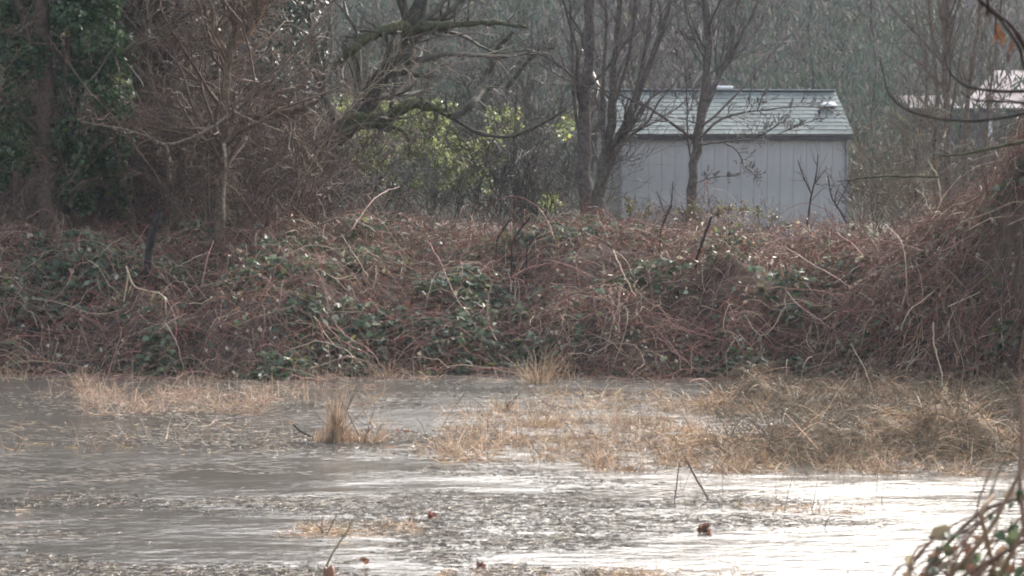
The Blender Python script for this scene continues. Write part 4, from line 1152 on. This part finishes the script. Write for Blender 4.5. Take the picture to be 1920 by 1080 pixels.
d = np.stack([np.ones(n), rng.normal(size=n) * 0.7, np.zeros(n)], 1)
B.leaves(np.stack([x, Y, R(0.002, 0.007, n)], 1), R(0.05, 0.26, n) * R(.4, 1, n), d, np.tile([0.0, 0.0, 1.0], (n, 1)), pick([(0.055, 0.042, 0.03), (0.10, 0.078, 0.055), (0.16, 0.125, 0.09), (0.30, 0.25, 0.18)], [7, 4, 1.5, .3], n), R(0.06, 0.16, n), 0.004, simple=True)
tag(B.build("floating_litter", M_FLECK), "rafts of brown reed litter floating on the flood water", "litter", kind="stuff")

# bigger single floaters
def leaf_mesh_obj(name, pos, size, direc, normal, col, w, fold, parent=None, origin=None, mat=M_LEAF):
    b = Batch(); b.leaves(np.array([pos]), size, np.array([direc], float), np.array([normal], float), np.array([col]), w, fold)
    return b.build(name, mat, parent, origin=origin)
def float_clump(label, px, py, nleaf, size, cols):
    Y = water_Y(py); o3 = np.array([(px - 960) / F * Y, Y, 0.0])
    t = empty("leaf_clump", o3, label, "leaves", "dead leaf clumps floating on the water")
    for i in range(nleaf):
        leaf_mesh_obj("leaf", rng.normal(size=3) * np.array([.035, .03, .0]) + np.array([0, 0, R(-0.005, 0.03)]), size * R(.7, 1.2), [rng.normal(), rng.normal(), R(0.1, 1.2)], rng.normal(size=3), pick(cols, np.ones(len(cols)), 1)[0], 0.42, 0.35, t)
BRN = [(0.20, 0.09, 0.055), (0.14, 0.075, 0.05), (0.26, 0.13, 0.08)]
float_clump("reddish brown curled leaf clump floating in the white glare", 1320, 1000, 10, 0.085, BRN)
float_clump("tiny dark red leaf floating right of the curled leaf clump", 1472, 996, 3, 0.05, [(0.12, 0.04, 0.035)])
float_clump("small dark red leaf in the litter below centre", 814, 974, 3, 0.06, [(0.14, 0.05, 0.04)])
float_clump("brown round leaf floating right of the lone stump", 692, 1062, 3, 0.07, BRN)
float_clump("brown triangular leaf upright between tall tussock and thin reeds", 756, 812, 5, 0.07, BRN)
float_clump("dark red leaf at the bottom edge right of the round brown leaf", 905, 1062, 3, 0.06, [(0.14, 0.05, 0.04)])

# stump with a twig, and slanting sticks in the water
Y = water_Y(1085); o3 = np.array([(615 - 960) / F * Y, Y, 0.0])
st = empty("broken_stump", o3, "broken brown stub with one thin twig at the bottom edge", "stump")
prof = [(0.052, -0.15), (0.05, 0.0), (0.047, 0.07), (0.044, 0.10), (0.02, 0.085), (0.003, 0.07)]
s_ = lathe("stub", prof, mat_solid("wet_reddish_wood", (0.10, 0.05, 0.03), (0.24, 0.13, 0.08), 9, 0.6, 0.4, (1, 1, 0.2)), st, (0, 0, 0), 11)
for v_ in s_.data.vertices: v_.co.z += 0.02 * math.sin(v_.co.x * 90) * (v_.co.z > 0.05)
p, r = limb([(612, 1062, Y, 5), (625, 1035, Y, 4), (648, 1000, Y, 4), (662, 975, Y, 2.5)], 12, 0.2)
b = Batch(); b.tubes(p, r, [(0.20, 0.16, 0.08)], 5); b.build("twig", M_TWIG, st, origin=o3)
ws = [
    ("slanting brown stick in the glare below the grass heap", [(1330, 938, 0, 5), (1310, 905, 0, 6), (1283, 855, 0, 4)], (0.13, 0.085, 0.06)),
    ("upright brown stick left of the slanting stick in the glare", [(1264, 945, 0, 4), (1270, 900, 0, 4), (1274, 868, 0, 3)], (0.16, 0.11, 0.08)),
    ("short dark stick poking out left of the tall tussock", [(590, 820, 0, 5), (570, 812, 0, 6), (550, 796, 0, 7)], (0.03, 0.025, 0.02)),
    ("thin pale stick leaning over the water below the alder", [(1100, 905, 0, 3), (1130, 930, 0, 3), (1152, 950, 0, 2)], (0.22, 0.17, 0.13)),
    ("long thin brown stem leaning over the middle reeds", [(800, 860, 0, 2), (838, 785, 0, 2.2), (880, 725, 0, 2)], (0.18, 0.13, 0.10)),
    ("long thin brown stem crossing towards the grass heap", [(1100, 850, 0, 2.5), (1046, 775, 0, 2.5), (978, 722, 0, 2.5), (950, 700, 0, 1.5)], (0.20, 0.13, 0.10)),
    ("bent pale twig rising from the water right of the leaf clump", [(1545, 992, 0, 3), (1555, 970, 0, 3), (1580, 968, 0, 2.5), (1600, 972, 0, 2)], (0.14, 0.11, 0.09)),
    ("thin stem leaning beside the tall tussock", [(680, 830, 0, 4), (655, 780, 0, 4), (632, 735, 0, 3)], (0.22, 0.15, 0.11)),
]
for lb, ct, c in ws:
    Y = water_Y(ct[0][1]); ct = [(a, b_, Y + 0.02 * i, w_) for i, (a, b_, _, w_) in enumerate(ct)]
    p, r = limb(ct, 12, 0.25); r = r * 0.7; p[0, 0, 2] = -0.06; o3 = p[0, 0].copy()
    b = Batch(); b.tubes(p, r, [c], 5)
    tag(b.build("stick", M_TWIG, origin=o3), lb, "stick", "sticks standing in the water").location = [float(v) for v in o3]

# ------------------------------------------------------------------ near right: overhanging boughs and bramble close to the camera
rng = np.random.default_rng(90)
DK = (0.045, 0.034, 0.028)
def near_bough(label, limbs, leaves=(), twigs=True, col=DK):
    base = P(*limbs[0][0][:3])
    t = empty("overhanging_branch", base, label, "branch", "near branches reaching in from the right")
    for i, ct in enumerate(limbs):
        p, r = limb(ct, 24, 0.25); b = Batch(); b.tubes(p, r, jit(col, 1, .1, .03), 7)
        b.build("bough" if i == 0 else "twig", M_BARK, t, origin=base)
    for (px, py, Y, s, dx, dz, c) in leaves:
        leaf_mesh_obj("dead_leaf", P(px, py, Y) - base, s, [dx, 0.1, dz], [0.4, -1, 0.3], c, 0.2, 0.25, t)
    return t
near_bough("thick dark near branch with hanging dead leaves in the top right corner",
    [[(1990, 170, 13, 14), (1925, 92, 13, 13), (1895, 50, 13, 13), (1862, 22, 13, 10), (1832, -6, 13, 7), (1790, -60, 13, 5)],
     [(1878, 38, 13, 8), (1900, 70, 12.9, 8), (1914, 96, 12.9, 7), (1918, 125, 12.9, 4)],
     [(1855, 14, 13, 6), (1850, -10, 12.9, 5), (1845, -60, 12.9, 3)],
     [(1868, 30, 13, 5), (1866, 55, 13, 4), (1872, 72, 13, 3)]],
    [(1868, 40, 13, 0.10, -.1, -1, (0.09, 0.045, 0.025)), (1873, 55, 12.95, 0.08, .2, -1, (0.13, 0.06, 0.03)), (1888, 96, 12.95, 0.055, .0, -1, (0.035, 0.025, 0.025)),
     (1840, 0, 13, 0.06, -.3, -1, (0.04, 0.03, 0.028)), (1849, 8, 13, 0.07, .1, -1, (0.05, 0.035, 0.03)), (1898, 75, 12.9, 0.06, -.3, -1, (0.11, 0.055, 0.03)), (1914, 108, 12.9, 0.07, .2, -1, (0.06, 0.04, 0.03)), (1853, 15, 13, 0.05, -.5, -1, (0.05, 0.035, 0.03))])
near_bough("long thin near branch sagging across the slender trees at right",
    [[(2010, 190, 15, 7), (1930, 210, 15, 6.5), (1870, 222, 15, 6), (1800, 227, 15, 5.5), (1735, 217, 15, 5), (1690, 200, 15, 4.5), (1664, 170, 15, 4), (1657, 140, 15, 3), (1650, 110, 15, 2)],
     [(1704, 207, 15, 3), (1704, 190, 15, 2.6), (1703, 170, 15, 2)]], col=(0.05, 0.043, 0.038))
near_bough("upper near branch sagging before the distant pinkish roof",
    [[(2010, 168, 14, 8), (1920, 171, 14, 7), (1860, 170, 14, 6.5), (1815, 162, 14, 6), (1790, 145, 14, 5), (1778, 130, 14, 4), (1770, 100, 14, 3)],
     [(1935, 195, 14, 5), (1880, 190, 14, 5), (1832, 188, 14, 4.5), (1812, 180, 14, 3), (1800, 170, 14, 2)]], col=(0.045, 0.038, 0.034))
near_bough("mossy near branch lying low over the right hand brambles",
    [[(2000, 255, 24, 9), (1920, 265, 24, 8), (1850, 280, 24, 7), (1795, 290, 24, 5), (1760, 292, 24, 3)]], col=(0.075, 0.072, 0.04))
near_bough("thin mossy branch reaching left to the shed's corner",
    [[(1760, 332, 40, 5), (1700, 330, 40, 5), (1640, 331, 40, 4.5), (1590, 338, 40, 3), (1570, 340, 40, 2)]], col=(0.085, 0.08, 0.05))

fb_o = P(1830, 1120, 11.6); fb_o[2] = float(ground_z(fb_o[0], fb_o[1]))
fb = empty("near_bramble", fb_o, "near bramble with big green leaves filling the bottom right corner", "bramble")
fc = [
    [(1690, 1130, 11.4, 8), (1750, 1050, 11.5, 9), (1810, 985, 11.6, 8), (1870, 945, 11.7, 8), (1960, 925, 11.8, 7)],
    [(1730, 1130, 11.2, 10), (1800, 1060, 11.3, 11), (1850, 1000, 11.4, 10), (1890, 930, 11.5, 9), (1930, 850, 11.6, 7), (1960, 760, 11.6, 5)],
    [(1880, 1130, 11.3, 8), (1850, 1010, 11.3, 9), (1840, 960, 11.3, 9), (1862, 930, 11.4, 7)],
    [(1780, 1040, 11.4, 6), (1830, 990, 11.5, 6), (1858, 925, 11.6, 5), (1872, 885, 11.7, 4), (1890, 850, 11.7, 3)],
    [(1935, 1120, 11.2, 10), (1922, 1000, 11.3, 9), (1912, 900, 11.4, 8), (1917, 800, 11.5, 6), (1912, 700, 11.6, 4), (1920, 620, 11.6, 2.5)],
    [(1740, 1005, 11.5, 5), (1765, 1010, 11.5, 5), (1800, 1000, 11.5, 6), (1880, 950, 11.6, 5)],
    [(1830, 975, 11.6, 4), (1835, 940, 11.6, 4), (1850, 900, 11.6, 3.5), (1862, 870, 11.6, 2.5)],
    [(1700, 1110, 11.2, 5), (1712, 1060, 11.2, 4), (1735, 1035, 11.2, 4), (1760, 1030, 11.2, 3)],
    [(1660, 1110, 11.4, 4), (1680, 1070, 11.4, 4), (1700, 1058, 11.4, 3), (1716, 1075, 11.4, 3)],
    [(1860, 1110, 11.0, 9), (1895, 1040, 11.0, 9), (1935, 960, 11.0, 8)],
    [(1760, 1110, 11.0, 8), (1840, 1060, 11.0, 8), (1930, 1010, 11.0, 7)],
]
for _ in range(26):
    x0, y0 = R(1690, 1930), R(1060, 1130); a_ = R(0.3, 1.25); l_ = R(70, 190)
    Yn = R(11.0, 11.9); x1, y1 = x0 + l_ * math.cos(a_), max(y0 - l_ * math.sin(a_), 1075 - (x0 + l_ * math.cos(a_) - 1660) * 0.66)
    fc.append([(x0, y0, Yn, R(3, 7)), ((x0 + x1) / 2 + R(-14, 14), (y0 + y1) / 2 - R(0, 18), Yn + .05, R(3, 6)), (x1, y1, Yn + .1, R(2, 4))])
for ct in fc:
    p, r = limb(ct, 20, 0.2); b = Batch(); b.tubes(p, r, pick([(0.13, 0.075, 0.05), (0.20, 0.12, 0.075), (0.09, 0.06, 0.045)], [3, 2, 2], 1), 7)
    b.build("cane", M_TWIG, fb, origin=fb_o)
GL = [(0.030, 0.055, 0.022), (0.045, 0.075, 0.03), (0.08, 0.11, 0.055)]
DL = [(0.14, 0.06, 0.04), (0.20, 0.11, 0.065), (0.09, 0.05, 0.04), (0.20, 0.15, 0.10)]
for i in range(210):
    px = 1690 + 260 * rng.random() ** 0.7; lim = 1080 - (px - 1660) * 0.62
    py = max(lim, 915) + (1125 - max(lim, 915)) * rng.random() ** 0.75; Y = R(11.0, 11.9)
    g = rng.random() < 0.45
    leaf_mesh_obj("leaf", P(px, py, Y) - fb_o, R(0.02, 0.065), [rng.normal(), rng.normal() * .6, rng.normal() - .6], [rng.normal() * .5, -0.8, rng.normal() * .4 + .5],
                  pick(GL if g else DL, np.ones(3 if g else 4), 1)[0], 0.38 if g else 0.3, 0.12 if g else 0.3, fb, fb_o * 0)
leaf_mesh_obj("leaf", P(1742, 1010, 11.5) - fb_o, 0.105, [0.55, 0, 0.30], [0.3, -1, 0.4], (0.13, 0.11, 0.075), 0.30, 0.28, fb)["label"] = "large folded grey brown leaf"
leaf_mesh_obj("leaf", P(1700, 1060, 11.4) - fb_o, 0.05, [0.3, 0, 0.9], [0.2, -1, 0.2], (0.36, 0.32, 0.22), 0.42, 0.15, fb)["label"] = "pale cream leaf"
